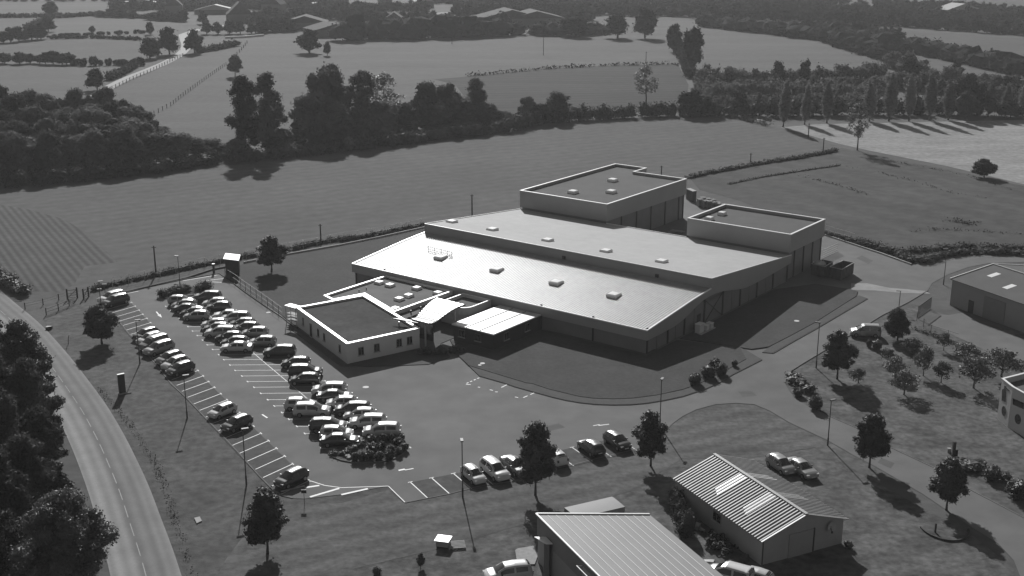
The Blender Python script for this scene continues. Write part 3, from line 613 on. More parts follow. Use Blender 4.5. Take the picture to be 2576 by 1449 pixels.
# ------------------------------------------------------------------ right-hand shed, panel roofed building, other buildings
def v2(p): return Vector((p.x, p.y))
s0 = G('9', 590, 1370); sR = G('9', 1210, 1200); sdx = (v2(sR) - v2(s0)).normalized(); sry = math.atan2(sdx.y, sdx.x)
sw = 9.75; sl = 14.6
shed = thing('corrugated_shed', 'rendered shed with corrugated gable roof, four pale roof lights and a grey roller door', 'shed', s0, sry)
EV, RG = 2.75, 4.35
mb = MB(); pr = [(0, 0), (sw, 0), (sw, EV - .05), (sw / 2, RG - .1), (0, EV - .05)]
mb.solid([(x, 0, z) for x, z in pr] + [(x, sl, z) for x, z in pr], [(0, 1, 2, 3, 4), (9, 8, 7, 6, 5), (0, 5, 6, 1), (1, 6, 7, 2), (4, 9, 5, 0)]); mb.build('wall', M['shed_wall'], shed)
for side in (0, 1):
    mb = MB(); k = 0; per = .42; ys = []
    y = -.25
    while y < sl + .25:
        ys += [(y, 0), (y + .1, .0), (y + .14, .12), (y + .28, .12), (y + .34, 0.)]; y += per
    x0, z0, x1, z1 = (-.35, EV - .12, sw / 2, RG) if side == 0 else (sw + .35, EV - .12, sw / 2, RG)
    for yy, dz in ys: mb.v += [(x0, yy, z0 + dz), (x1, yy, z1 + dz)]
    for j in range(len(ys) - 1):
        a = 2 * j; mb.f.append((a, a + 1, a + 3, a + 2) if side == 1 else (a, a + 2, a + 3, a + 1)); mb.m.append(0)
    rf = obj('roof', mb.mesh('roof', M['shed_roof'], recalc=False), shed)
    for yc in (4.3, 9.0):
        mb = MB(); t0, t1 = .28, .97
        for j in range(3):
            y0 = yc + j * .42 - .3
            pts = [(x0 + (x1 - x0) * t, yy, z0 + (z1 - z0) * t + .085) for t, yy in ((t0 + j * .04, y0), (t1, y0), (t1, y0 + .34), (t0 + j * .04, y0 + .34))]
            mb.solid(pts + [(p[0], p[1], p[2] - .02) for p in pts], [(0, 1, 2, 3), (7, 6, 5, 4), (0, 4, 5, 1), (1, 5, 6, 2), (2, 6, 7, 3), (3, 7, 4, 0)])
        mb.build('roof_light', M['translucent'], rf)
mb = MB(); mb.bar((sw / 2, -.3, RG + .1), (sw / 2, sl + .3, RG + .1), .35, .08); mb.build('ridge_cap', M['clad'], shed)
for x0 in (-.35, sw + .35):
    mb = MB(); mb.bar((x0, -.3, EV - .05), (sw / 2, -.3, RG + .05), .16, .1); mb.build('barge_board', M['clad'], shed)
mb = MB(); mb.box((4.6, -.03, 1.25), (2.9, .1, 2.5)); dr = mb.build('roller_door', M['k_wall'], shed)
mb = MB(); mb.box((6.13, -.05, 1.28), (.14, .14, 2.56)); mb.build('door_frame', M['column'], dr)
wallwin(shed, (0, sl), (0, 0), sl - 7.2, 1.2, 1.3, 1.0)
mb = MB(); mb.tube([(.06, -.08, 0), (.06, -.08, EV - .2)], [.05, .05]); mb.build('downpipe', M['column'], shed)
sdish = thing('satellite_dish', 'round grey dish fixed on the gable wall right of the roller door', 'satellite dish', s0 + Vector((sdx.x, sdx.y, 0)) * 8.0 + Vector((0, 0, 2.35)), sry)
mb = MB(); ring = []
for k in range(20):
    a = 2 * math.pi * k / 20; ring.append((.52 * math.cos(a), -.42 + .12 * math.sin(a), .52 * math.sin(a)))
mb.solid(ring + [(0, -.22, 0)], [(k, (k + 1) % 20, 20) for k in range(20)]); mb.build('dish', M['concrete'], sdish)
mb = MB(); mb.bar((0, -.25, 0), (0, .0, -.1), .08); mb.bar((0, -.25, -.1), (-.3, -.75, -.3), .05); mb.box((-.3, -.78, -.28), (.14, .14, .2)); mb.build('arm', M['column'], sdish)
# panel roofed building at the bottom
pb = thing('panel_roofed_building', 'building with a pale standing seam roof cut by the lower picture edge', 'building', (0, 0, 0), 0)
ZP = 5.0
A0 = G('I', 328, 142, ZP); A1 = G('I', 1605, 148, ZP); A2 = G('I', 1030, 839, ZP); A3 = G('I', 2400, 839, ZP)
eL = (A2 - A0); eL.normalize(); LL = 26.0
zdrop = 0
C0, C1 = A0, A1; C2 = A1 + eL * LL; C3 = A0 + eL * LL
mb = MB(); mb.prism([(p.x, p.y) for p in (C0, C1, C2, C3)], ZP - .25, ZP); prf = mb.build('roof', M['panel_roof'], pb)
mb = MB()
for a_, b_ in ((C0, C1), (C0, C3)): mb.bar(a_ + Vector((0, 0, .05)), b_ + Vector((0, 0, .05)), .14, .12)
mb.build('roof_trim', M['white_metal'], pb)
for k in range(1, 13):
    s_ = C0.lerp(C1, (k + .25) / 13.3); e_ = s_ + eL * LL; mb = MB(); mb.bar(s_ + eL * .25 + Vector((0, 0, .006)), e_ + Vector((0, 0, .006)), .09, .02); mb.build('roof_seam', M['roof_w'], prf)
ex = (C1 - C0).normalized()
W = [C0 + ex * .15 + eL * .15, C1 - ex * .15 + eL * .15, C2 - ex * .15, C3 + ex * .15]
mb = MB(); mb.prism([(p.x, p.y) for p in W], 0, 2.9); mb.build('wall', M['shed_wall'], pb)
W2 = [C0 + ex * .08 + eL * .08, C1 - ex * .08 + eL * .08, C2 - ex * .08, C3 + ex * .08]
mb = MB(); mb.prism([(p.x, p.y) for p in W2], 2.9, ZP - .25); mb.build('upper_cladding', M['clad2'], pb)
wx = G('I', 745, 700, 4.3); sA = (wx - C0).dot(eL)
c_ = C0 + eL * (sA + 2.0)
mb = MB(); nrm = -ex
pp = [c_ + eL * -1.1, c_ + eL * 1.4]
mb.bar(pp[0] + ex * .05 + Vector((0, 0, -1.25)), pp[1] + ex * .05 + Vector((0, 0, -1.25)), .06, 1.3); sg = mb.build('sign_board', M['concrete'], pb)
mb = MB(); mb.bar(pp[0] + nrm * .5 + Vector((0, 0, -.55)), pp[1] + nrm * .5 + Vector((0, 0, -.55)), .07); mb.bar(pp[1] + nrm * .5 + Vector((0, 0, -.55)), pp[1] + Vector((0, 0, -.55)), .05); mb.bar(pp[0] + nrm * .5 + Vector((0, 0, -.55)), pp[0] + Vector((0, 0, -.55)), .05); mb.build('awning_bar', M['white_metal'], pb)
# small lean-to left of it
lt = thing('lean_to', 'narrow lean to with bright sheet roof against the panel roofed building', 'lean-to', (0, 0, 0))
q0 = C0 + eL * 2.2
mb = MB(); mb.prism([((q0 - ex * 1.1).x, (q0 - ex * 1.1).y), (q0.x, q0.y), ((q0 + eL * 1.4).x, (q0 + eL * 1.4).y), ((q0 + eL * 1.4 - ex * .6).x, (q0 + eL * 1.4).y)], 3.6, 3.7); mb.build('roof', M['white_metal'], lt)
mb = MB(); cc = q0 - ex * .25 + eL * .7; mb.box((cc.x, cc.y, 1.8), (.5, 1.0, 3.6)); mb.build('wall', M['clad2'], lt)
# container / trailer behind
cp = [G('F', *p, 2.6) for p in [(1410, 1020), (2020, 880), (2170, 990), (1700, 1105)]]
tr = thing('box_trailer', 'pale roofed box trailer parked behind the panel roofed building', 'trailer', (0, 0, 0))
u_ = (cp[1] - cp[0]).normalized(); w_ = Vector((u_.y, -u_.x, 0)); q0 = cp[0]; LT = (cp[1] - cp[0]).length; WTt = 2.5
P4 = [q0, q0 + u_ * LT, q0 + u_ * LT + w_ * WTt, q0 + w_ * WTt]
mb = MB(); mb.prism([(p.x, p.y) for p in P4], .75, 2.52); mb.build('box_body', M['clad2'], tr)
mb = MB(); N_ = 8; vs = []
for k in range(N_ + 1):
    t = k / N_; z = 2.53 + .03 * math.sin(math.pi * t); p = q0 + w_ * WTt * t; vs += [p + Vector((0, 0, z - 2.6)), p + u_ * LT + Vector((0, 0, z - 2.6))]
for k in range(N_): mb.solid([vs[2 * k], vs[2 * k + 1], vs[2 * k + 3], vs[2 * k + 2]], [(0, 1, 2, 3)])
mb.build('roof', M['panel_roof'], tr)
for k in (1.0, LT - 1.2):
    for s_ in (.25, WTt - .25):
        c = q0 + u_ * k + w_ * s_; mb = MB(); mb.tube([(c - w_ * .12) * 1 - Vector((0, 0, c.z - .4)), (c + w_ * .12) - Vector((0, 0, c.z - .4))], [.4, .4], 14); mb.build('wheel', M['tyre'], tr)
# building on the right with the tall door
k0 = G('K', 1740, 1030); kd = math.atan2((G('K', 2575, 1340) - k0).y, (G('K', 2575, 1340) - k0).x)
kb = thing('workshop_building', 'grey sheet metal workshop with ridge roof, large door and one raised roof box', 'workshop', k0, kd)
KW, KL = 17.5, 30.0
mb = MB(); pr = [(0, 0), (KW, 0), (KW, 4.3), (KW / 2, 5.6), (0, 4.3)]
mb.solid([(0, y, z) for y, z in pr] + [(KL, y, z) for y, z in pr], [(0, 1, 2, 3, 4), (9, 8, 7, 6, 5), (0, 5, 6, 1), (1, 6, 7, 2), (4, 9, 5, 0)]); mb.build('wall', M['k_wall'], kb)
for s_ in (0, 1):
    y0 = -.25 if s_ == 0 else KW + .25; mb = MB()
    pts = [(-.25, y0, 4.35), (KL, y0, 4.35), (KL, KW / 2, 5.72), (-.25, KW / 2, 5.72)]
    mb.solid(pts + [(p[0], p[1], p[2] - .1) for p in pts], [(0, 1, 2, 3), (7, 6, 5, 4), (0, 4, 5, 1), (1, 5, 6, 2), (2, 6, 7, 3), (3, 7, 4, 0)]); rr = mb.build('roof', M['k_roof'], kb)
    if s_ == 0:
        for x, y in ((3.2, 5.4), (8.3, 3.4)):
            z = 4.35 + (y + .25) / (KW / 2 + .25) * 1.37; mb = MB(); sl_ = 1.37 / (KW / 2 + .25)
            pts = [(x - .5, y - 1, z - sl_ + .02), (x + .5, y - 1, z - sl_ + .02), (x + .5, y + 1, z + sl_ + .02), (x - .5, y + 1, z + sl_ + .02)]
            mb.solid(pts + [(p[0], p[1], p[2] - .03) for p in pts], [(0, 1, 2, 3), (7, 6, 5, 4), (0, 4, 5, 1), (1, 5, 6, 2), (2, 6, 7, 3), (3, 7, 4, 0)]); mb.build('roof_light', M['translucent'], rr)
mb = MB(); mb.bar((-.25, -.25, 4.42), (-.25, KW / 2, 5.8), .14, .1); mb.bar((-.25, KW / 2, 5.8), (-.25, KW + .2, 4.42), .14, .1); mb.build('verge_trim', M['white_metal'], kb)
mb = MB(); mb.bar((0, KW / 2, 5.78), (KL, KW / 2, 5.78), .35, .08); mb.build('ridge_cap', M['clad'], kb)
mb = MB(); mb.box((5.6, 11.2, 5.7), (2.2, 1.7, .8)); mb.build('roof_box', M['white_metal'], kb)
mb = MB(); mb.box((4.4, -.04, 1.0), (1.0, .1, 2.0)); mb.build('door', M['column'], kb)
mb = MB(); mb.box((9.0, -.05, 1.75), (4.2, .12, 3.5)); mb.build('large_door', M['clad2'], kb)
# white house with round windows
j1 = G('J', 1500, 620); j0 = G('J', 1390, 525); j2 = G('J', 1672, 725); j3 = j2 + (j2 - j1).normalized() * 8
hs = thing('white_house', 'white flat roofed house with round windows and a cross shaped window', 'house', (0, 0, 0))
jb = j0 + Vector((13, 7.2, 0)); jc = j3 + Vector((12, 7, 0))
pl = [(p.x, p.y) for p in (j0, j1, j2, j3, jc, jb)]
M['white_render'] = mat('white render', .42, .47, .5, .8)
parapet_box(hs, pl, 5.2, 4.5, 4.2, M['k_roof'], M['white_render'], wd=.22, fm=M['white_render'])
mb = MB(); mb.prism(pl, 0, 4.21); mb.build('wall', M['white_render'], hs)
def disc_on(par, r_, x, y, zc, p, q, ry, rz_, name='round_window'):
    d = (q - p).normalized(); n_ = Vector((d.y, -d.x, 0)); rr = ray(r_, x, y); t = n_.dot(p - CAMP) / n_.dot(rr); c = CAMP + rr * t + n_ * .03
    mb = MB(); N_ = 20; ring = [c + d * (ry * math.cos(2 * math.pi * k / N_)) + Vector((0, 0, rz_ * math.sin(2 * math.pi * k / N_))) for k in range(N_)]
    mb.solid([v - n_ * .04 for v in ring] + ring, [tuple(range(N_)), tuple(range(N_, 2 * N_))[::-1]] + [(k, (k + 1) % N_, N_ + (k + 1) % N_, N_ + k) for k in range(N_)]); mb.build(name, M['glass'], par)
disc_on(hs, 'J', 1608, 535, 0, j1, j2, .55, .62); disc_on(hs, 'J', 1462, 450, 0, j0, j1, .55, .62)
def quad_on(par, r_, pts, p, q, name, m_):
    d = (q - p).normalized(); n_ = Vector((d.y, -d.x, 0)); out = []
    for x, y in pts:
        rr = ray(r_, x, y); t = n_.dot(p - CAMP) / n_.dot(rr); out.append(CAMP + rr * t + n_ * .03)
    mb = MB(); k = len(out); mb.solid([v - n_ * .05 for v in out] + out, [tuple(range(k)), tuple(range(k, 2 * k))[::-1]] + [(i_, (i_ + 1) % k, k + (i_ + 1) % k, k + i_) for i_ in range(k)]); mb.build(name, m_, par)
quad_on(hs, 'J', [(1555, 315), (1672, 365), (1672, 432), (1555, 380)], j1, j2, 'window', M['glass'])
quad_on(hs, 'J', [(1468, 185), (1488, 192), (1480, 355), (1440, 340), (1445, 225), (1466, 215)], j0, j1, 'window', M['glass'])
quad_on(hs, 'J', [(1488, 205), (1520, 232), (1520, 246), (1487, 225)], j0, j1, 'window', M['glass'])
# bicycle-style shelter by the lot
sb = G('4', 1705, 622); st = thing('bike_shelter', 'dark timber shelter with bright flat roof by the car park corner', 'shelter', sb, math.atan2(*( (G('4', 1830, 637) - sb).yx)))
wS = (G('4', 1830, 637) - sb).length * .85
mb = MB(); mb.prism([(-.2, -.2), (wS + .1, -.2), (wS - 1.5, 2.7), (-1.7, 2.7)], [2.75, 2.75, 2.9, 2.9], [2.87, 2.87, 3.02, 3.02]); mb.build('roof', M['white_metal'], st)
mb = MB(); mb.prism([(0, 0), (wS - .1, 0), (wS - 1.6, 2.5), (-1.4, 2.5)], 0, 2.72); mb.build('wall', M['wood_d'], st)

# far village and barns (small)
def farhouse(r_, x, y, wd, dp, h, rz, m_roof, label, cat='house', rw=1.2):
    p = G(r_, x, y); t = thing('farmhouse' if cat == 'house' else cat, label, cat, p, rz)
    mb = MB(); mb.prism([(-wd / 2, -dp / 2), (wd / 2, -dp / 2), (wd / 2, dp / 2), (-wd / 2, dp / 2)], 0, h); mb.build('wall', M['far_wall'], t)
    mb = MB(); pr = [(-wd / 2 - .3, h), (wd / 2 + .3, h), (0, h + rw * wd / 4)]
    mb.solid([(x_, -dp / 2 - .3, z) for x_, z in pr] + [(x_, dp / 2 + .3, z) for x_, z in pr], [(0, 1, 2), (5, 4, 3), (0, 3, 4, 1), (1, 4, 5, 2), (2, 5, 3, 0)]); mb.build('roof', m_roof, t)
farhouse('2', 402, 190, 10, 14, 4.5, .05, M['roof_tile'], 'gabled farmhouse with pale barge boards behind the long dark hedge', rw=1.5)
farhouse('2', 1260, 190, 40, 26, 5, .2, M['roof_tile'], 'wide low barn, left one of the two beyond the top hedge', 'barn', .5)
farhouse('2', 1450, 190, 34, 26, 5, .15, M['roof_tile'], 'wide low barn, right one of the two beyond the top hedge', 'barn', .5)
farhouse('1', 2310, 215, 26, 18, 4, .1, M['roof_tile'], 'grey roofed barn at the left end of the top hedge', 'barn', .6)
farhouse('1', 2490, 268, 24, 20, 4, .5, M['roof_tile'], 'low barn with bright ridge edge beside the round dark tree', 'barn', .5)
farhouse('1', 1810, 165, 16, 12, 5, .3, M['roof_tile'], 'steep roofed dark house among trees at the end of the farm road', rw=1.9)
farhouse('1', 1315, 95, 12, 10, 5, .2, M['roof_tile'], 'pointed roofed house in the distant village trees', rw=2)
farhouse('1', 2070, 95, 14, 12, 6, -.2, M['roof_tile'], 'dark peaked house right of the village lane', rw=1.9)
farhouse('1', 2320, 60, 7, 30, 3, -.6, M['far_pale'], 'long white roofed shed in the far village', 'shed', .5)
farhouse('1', 1090, 62, 30, 6, 3, .05, M['far_pale'], 'thin bright roofed shed above the upper left fields', 'shed', .5)
farhouse('1', 1630, 105, 28, 8, 3, .05, M['far_pale'], 'bright roofed shed beside the village yard', 'shed', .5)
farhouse('1', 975, 40, 3, 26, 3, -.35, M['far_pale'], 'narrow bright roofed hut at the top left', 'hut', .5)
farhouse('2', 330, 30, 10, 8, 4, .3, M['far_pale'], 'small bright roofed house at the top edge left of centre', rw=1)
farhouse('2', 620, 60, 14, 8, 5, .3, M['far_pale'], 'pale house partly hidden by trees right of the gabled farmhouse', rw=1)
farhouse('3', 2070, 125, 26, 14, 5, .3, M['far_pale'], 'pale roofed barn between trees on the far right hill', 'barn', .6)
def wall_line(name, label, r_, pts, h, wd, m_, cat='wall'):
    P = GP(r_, pts); mb = MB()
    for a_, b_ in zip(P, P[1:]): mb.bar(a_ + Vector((0, 0, h / 2)), b_ + Vector((0, 0, h / 2)), wd, h)
    o = mb.build(name, m_); tag(o, label, cat); return o
wall_line('greenhouse', 'long bright greenhouse roof seen above the dark hedge', '2', [(0, 232), (240, 215), (570, 208)], 3.0, 6, M['far_pale'], 'greenhouse')
wall_line('white_gate', 'short white gate in the gap of the top hedge', '2', [(1265, 252), (1345, 252)], 1.5, .8, M['roof_w'], 'gate')
wall_line('stone_wall', 'bright low wall by the village lane', '1', [(1700, 290), (1850, 285), (1990, 272)], 1.0, 1.0, M['roof_w'])
sheet('lane', GP('1', [(1450, 130), (1600, 100), (1830, 60), (1870, 130), (1740, 190), (1560, 190)]), .05, M['field_mid'])

# ------------------------------------------------------------------ vegetation
rng = np.random.default_rng(7)
def leaf_mesh(name, lobes, n, size, seed, m_, core=.8, flat=.0, trunk=None, dens_pow=.45, droop=0.):
    r = np.random.default_rng(seed); lobes = np.array(lobes, float)
    wts = lobes[:, 3] * lobes[:, 4] + lobes[:, 3] * lobes[:, 5]; wts /= wts.sum()
    idx = r.choice(len(lobes), n, p=wts); d = r.normal(size=(n, 3)); d /= np.linalg.norm(d, axis=1)[:, None]
    rad = (r.random(n) ** dens_pow) * .55 + .5
    c = lobes[idx, :3] + d * lobes[idx, 3:6] * rad[:, None]
    c += r.normal(size=(n, 3)) * size * .5
    nn = d + r.normal(size=(n, 3)) * .7; nn /= np.linalg.norm(nn, axis=1)[:, None]
    t = np.cross(nn, r.normal(size=(n, 3))); t /= np.linalg.norm(t, axis=1)[:, None]; b = np.cross(nn, t)
    s = size * (.55 + .9 * r.random(n))[:, None]
    v = np.stack([c - t * s * .5, c + b * s * .35 - nn * s * .1, c + t * s * .5, c - b * s * .35 - nn * s * .1], 1).reshape(-1, 3)
    f = np.arange(4 * n).reshape(-1, 4)
    V = [v]; F = list(map(tuple, f)); off = 4 * n; mi = [0] * n
    if core:
        bm = bmesh.new(); bmesh.ops.create_icosphere(bm, subdivisions=2, radius=1); iv = np.array([x.co for x in bm.verts]); ifc = [[x.index for x in q.verts] for q in bm.faces]; bm.free()
        for L_ in lobes:
            vv = iv * (1 + .2 * r.normal(size=(len(iv), 1))) * L_[3:6] * core + L_[:3]; V.append(vv); F += [tuple(k + off for k in q) for q in ifc]; mi += [0] * len(ifc); off += len(iv)
    mats = [m_]
    if trunk:
        mb = MB(); trunk(mb); V.append(np.array(mb.v)); F += [tuple(k + off for k in q) for q in mb.f]; mi += [1] * len(mb.f); mats.append(M['bark'])
    me = bpy.data.meshes.new(name); me.from_pydata(np.concatenate(V).tolist(), [], F); me.polygons.foreach_set('material_index', mi)
    for x in mats: me.materials.append(x)
    me.update(); return me
def blob(r, n, R_, H0, H1, k=.45, top=.5):       # lobes filling an egg, unit-free
    out = []
    for i_ in range(n):
        t = (i_ + .5) / n; z = H0 + (H1 - H0) * t; w_ = R_ * math.sin(math.pi * min(1, (t * .85 + .12)) ** top) ; a = r.random() * 6.28; q = w_ * .55 * r.random() ** .5
        s = R_ * k * (.75 + .5 * r.random()); out.append((q * math.cos(a), q * math.sin(a), z, s, s, s * .9))
    return out
def crown_round(seed, R_=.5, H0=.28, H1=.9, n=14, k=.5, top=.8):
    r = np.random.default_rng(seed); return blob(r, n, R_, H0, H1, k, top)
def trunk_fn(h=.35, rad=.02, limbs=5, seed=0, reach=.25, top=.7):
    def f(mb):
        r = random.Random(seed)
        mb.tube([(0, 0, 0), (.004, 0, h * .5), (0, .003, h), (0, 0, top)], [rad * 1.4, rad, rad * .85, rad * .3], 7)
        for k in range(limbs):
            a = r.random() * 6.28; z = h * .8 + r.random() * (top - h) * .6; q = reach * (.6 + .5 * r.random())
            mb.tube([(0, 0, z), (math.cos(a) * q * .5, math.sin(a) * q * .5, z + q * .45), (math.cos(a) * q, math.sin(a) * q, z + q * 1.1)], [rad * .5, rad * .35, rad * .12], 5)
    return f
WID = {}
def fit(cm, zk=True):                       # crown mesh scaled so its top is at height 1; returns its width
    a = np.empty(len(cm.vertices) * 3); cm.vertices.foreach_get('co', a); a = a.reshape(-1, 3)
    top = np.percentile(a[:, 2], 99.7); a[:, 2] *= 1 / top; rad = np.hypot(a[:, 0], a[:, 1]); cm.vertices.foreach_set('co', a.ravel()); cm.update(); return float(np.percentile(rad, 96)) * 2
def two(name, lobes, n, size, seed, m_, tr, core=.8, **k):
    cm = leaf_mesh(name + '_crown', lobes, n, size, seed, m_, core, **k); WID[name] = fit(cm); mb = MB(); tr(mb); tm = mb.mesh(name + '_trunk', M['bark'], smooth=True); return cm, tm
# kinds in unit height: (crown mesh, trunk mesh, natural width)
KIND = {}
def kd(tag_, seeds, lob, n, size, m_, tr, core=.8, **k):
    out = []
    for s_ in seeds:
        c_, t_ = two(tag_ + str(s_), lob(s_), n, size, s_, m_, tr(s_), core, **k); out.append((c_, t_, WID[tag_ + str(s_)]))
    KIND[tag_] = out
def scatter(seed, R_, H0, H1, n, smin, smax, egg=.35, sq=.85):
    r = np.random.default_rng(seed); out = []
    for i_ in range(n):
        t = (i_ + r.random()) / n; prof_ = math.sin(math.pi * min(1, t ** egg_pow(egg) * .93 + .05)) ** .6; a = r.random() * 6.28; q = R_ * prof_ * r.random() ** .45; s_ = smin + (smax - smin) * r.random()
        out.append((q * math.cos(a), q * math.sin(a), H0 + (H1 - H0) * t, s_, s_, s_ * sq))
    return out
def egg_pow(e): return 1 - e * .7
kd('street', (1, 2, 3, 4), lambda q: [(0, 0, .5, .20, .20, .28), (0, 0, .72, .13, .13, .18)] + [(l[0] * 1.1, l[1] * 1.1, l[2], l[3], l[4], l[5]) for l in scatter(q, .24, .22, .90, 64, .03, .075, .45)], 9000, .027, M['leaf'], lambda q: trunk_fn(.25, .014, 5, q, .1, .7), .85)
kd('round', (1, 2, 3), lambda q: [(0, 0, .5, .3, .3, .3)] + scatter(q + 10, .36, .2, .84, 50, .05, .14), 7000, .04, M['leaf_d'], lambda q: trunk_fn(.2, .02, 6, q, .2, .6), .85)
kd('wood', (1, 2, 3, 4), lambda q: [(0, 0, .38, .3, .3, .36)] + scatter(q + 70, .34, .08, .87, 55, .05, .15), 7500, .04, M['leaf_w'], lambda q: trunk_fn(.2, .02, 3, q, .1, .5), .85)
kd('woodl', (1, 2), lambda q: [(0, 0, .38, .28, .28, .34)] + scatter(q + 80, .32, .08, .9, 60, .04, .13), 7500, .038, M['leaf_w2'], lambda q: trunk_fn(.2, .02, 3, q, .1, .5), .8)
kd('tall', (1, 2, 3), lambda q: [(0, 0, .4, .1, .1, .3)] + scatter(q + 20, .19, .08, .93, 60, .035, .085, .25), 7500, .024, M['leaf_w'], lambda q: trunk_fn(.2, .012, 10, q, .1, .9), .7)
kd('airy', (1, 2), lambda q: scatter(q + 30, .24, .30, .93, 46, .03, .075), 2600, .026, M['leaf_l'], lambda q: trunk_fn(.3, .012, 14, q, .16, .88), 0)
kd('orchard', (1, 2, 3, 4), lambda q: scatter(q + 40, .42, .38, .88, 26, .07, .17, .5), 1500, .06, M['leaf_l'], lambda q: trunk_fn(.25, .022, 9, q, .35, .6), 0)
kd('poplar', (1, 2, 3), lambda q: [(.014 * math.sin(k * 2.3 + q), .014 * math.cos(k * 1.7 + q), .17 + k * .066, w_ * (1 + .12 * math.sin(k * 3.1 + q)), w_, .075) for k, w_ in enumerate((.05, .078, .095, .105, .108, .105, .098, .09, .078, .062, .042, .025))], 4200, .026, M['poplar_leaf'], lambda q: trunk_fn(.15, .012, 3, q, .05, .85), .75, dens_pow=.6)
FAR = {}
def far_tr(mb): mb.tube([(0, 0, 0), (0, 0, .5)], [.03, .02], 5)
def fk(tag_, seeds, lob, n, size, tr):
    out = []
    for s_ in seeds: me = leaf_mesh('far_' + tag_ + str(s_), lob(s_), n, size, s_, M['leaf_far'], .85, trunk=tr); out.append((me, fit(me)))
    FAR[tag_] = out
fk('tree', range(5), lambda q: [(0, 0, .45, .28, .28, .3)] + scatter(q + 50, .33, .2, .85, 16, .09, .17), 1100, .07, far_tr)
fk('bush', range(3), lambda q: [(r_[0], r_[1], .45 + r_[2] * .3, .4, .4, .42) for r_ in np.random.default_rng(q).normal(size=(6, 3)) * .35], 800, .12, None)
rnd = random.Random(3)
def dims(r_, x, yb, yt, wpx):
    p = G(r_, x, yb); u0, v1 = uv(r_, x, yt); h = rise(p, v1); wd = wpx * REG[r_][2] * .67083 / (FPX / depth(p)); return p, h, wd
def tree(kind, r_, x, yb, yt, wpx, label, group=None, name='tree', cat='tree', v=None):
    p, h, wd = dims(r_, x, yb, yt, wpx); cm, tm, nw = KIND[kind][rnd.randrange(len(KIND[kind])) if v is None else v]
    t = thing(name, label, cat, p, rnd.random() * 6.28, group); c = obj('crown', cm, t); k = obj('trunk', tm, t)
    t.scale = (wd / nw * rnd.uniform(.93, 1.07), wd / nw * rnd.uniform(.93, 1.07), h); t.rotation_euler = (rnd.uniform(-.035, .035), rnd.uniform(-.035, .035), t.rotation_euler[2]); return t
def ftree(kind, r_, x, yb, yt, wpx, label, group, name='tree', cat='tree'):
    p, h, wd = dims(r_, x, yb, yt, wpx); me, nw = FAR[kind][rnd.randrange(len(FAR[kind]))]
    o = obj(name, me); o.location = p; o.rotation_euler = (0, 0, rnd.random() * 6.28); o.scale = (wd / nw, wd / nw, h); tag(o, label, cat, group); return o
def hedge(name, label, r_, pts, h, wd, m_, cat='hedge', leaf=.5, dens=5., group=None, jitter=.25, z=0., core=.68, gap=.4):
    P = GP(r_, pts) if r_ else pts; lob = []; rr = random.Random(len(label))
    for a_, b_ in zip(P, P[1:]):
        L_ = (b_ - a_).length; n_ = max(1, int(L_ / (wd * gap)))
        for k in range(n_):
            c = a_ + (b_ - a_) * ((k + rr.random()) / n_); hh = h * (1 + jitter * (rr.random() * 2 - 1)); ww = wd * .5 * (1 + jitter * (rr.random() * 2 - 1))
            lob.append((c.x + rr.gauss(0, wd * .1), c.y + rr.gauss(0, wd * .1), hh * .45 + z, ww, ww, hh * .55))
    area = sum(l[3] * l[5] * 12 for l in lob); n_ = int(min(22000, area / (leaf * leaf) * dens * .2))
    o0 = P[0]; lob = [(l[0] - o0.x, l[1] - o0.y) + l[2:] for l in lob]
    me = leaf_mesh(name, lob, max(n_, 200), leaf, 5, m_, core); o = obj(name, me); o.location = (o0.x, o0.y, 0); tag(o, label, cat, group); return o

# named near and mid trees
tree('street', '8', 1465, 840, 300, 300, 'leafy street tree in front of the lower car row, left of the two there', v=0)
tree('street', '8', 2335, 620, 215, 270, 'leafy street tree at the right end of the lower car row', v=1)
tree('street', '7', 2020, 1280, 800, 320, 'leafy tree on the lawn nearest the lower picture edge', v=2)
tree('street', '9', 1408, 632, 235, 250, 'street tree on the verge beside the side road, nearer the right house', v=0)
tree('street', '9', 1990, 952, 570, 250, 'street tree on the verge of the side road at lower right', v=2)
tree('street', '4', 2050, 602, 335, 215, 'dense round tree alone on the grass behind the bike shelter', v=1)
tree('round', '4', 770, 1148, 865, 255, 'spreading small tree on the lawn between road and car park', v=0)
tree('street', '6', 1165, 1412, 1055, 240, 'young broad tree beside the side road lamp', v=1)
tree('airy', '3', 1318, 1135, 770, 185, 'tall airy tree at the field corner where the track ends')
tree('round', '3', 2275, 1340, 1203, 165, 'round dark bush tree alone in the pale field')
tree('tall', '1', 1850, 1150, 575, 250, 'tall ragged tree, left of the twin trees before the meadow', v=0)
tree('tall', '1', 2045, 1145, 555, 235, 'tall ragged tree, right of the twin trees before the meadow', v=1)
tree('street', '1', 1775, 578, 412, 115, 'lone lollipop tree in the meadow beside the post fence', v=2)
tree('airy', '2', 2300, 790, 498, 190, 'slender airy tree behind the hedge at the ridged field')
tree('airy', '2', 1250, 955, 850, 55, 'small pale sapling at the edge of the big field')
tree('street', '8', 597, 1390, 1275, 65, 'tiny sapling on the worn grass left of the white car')
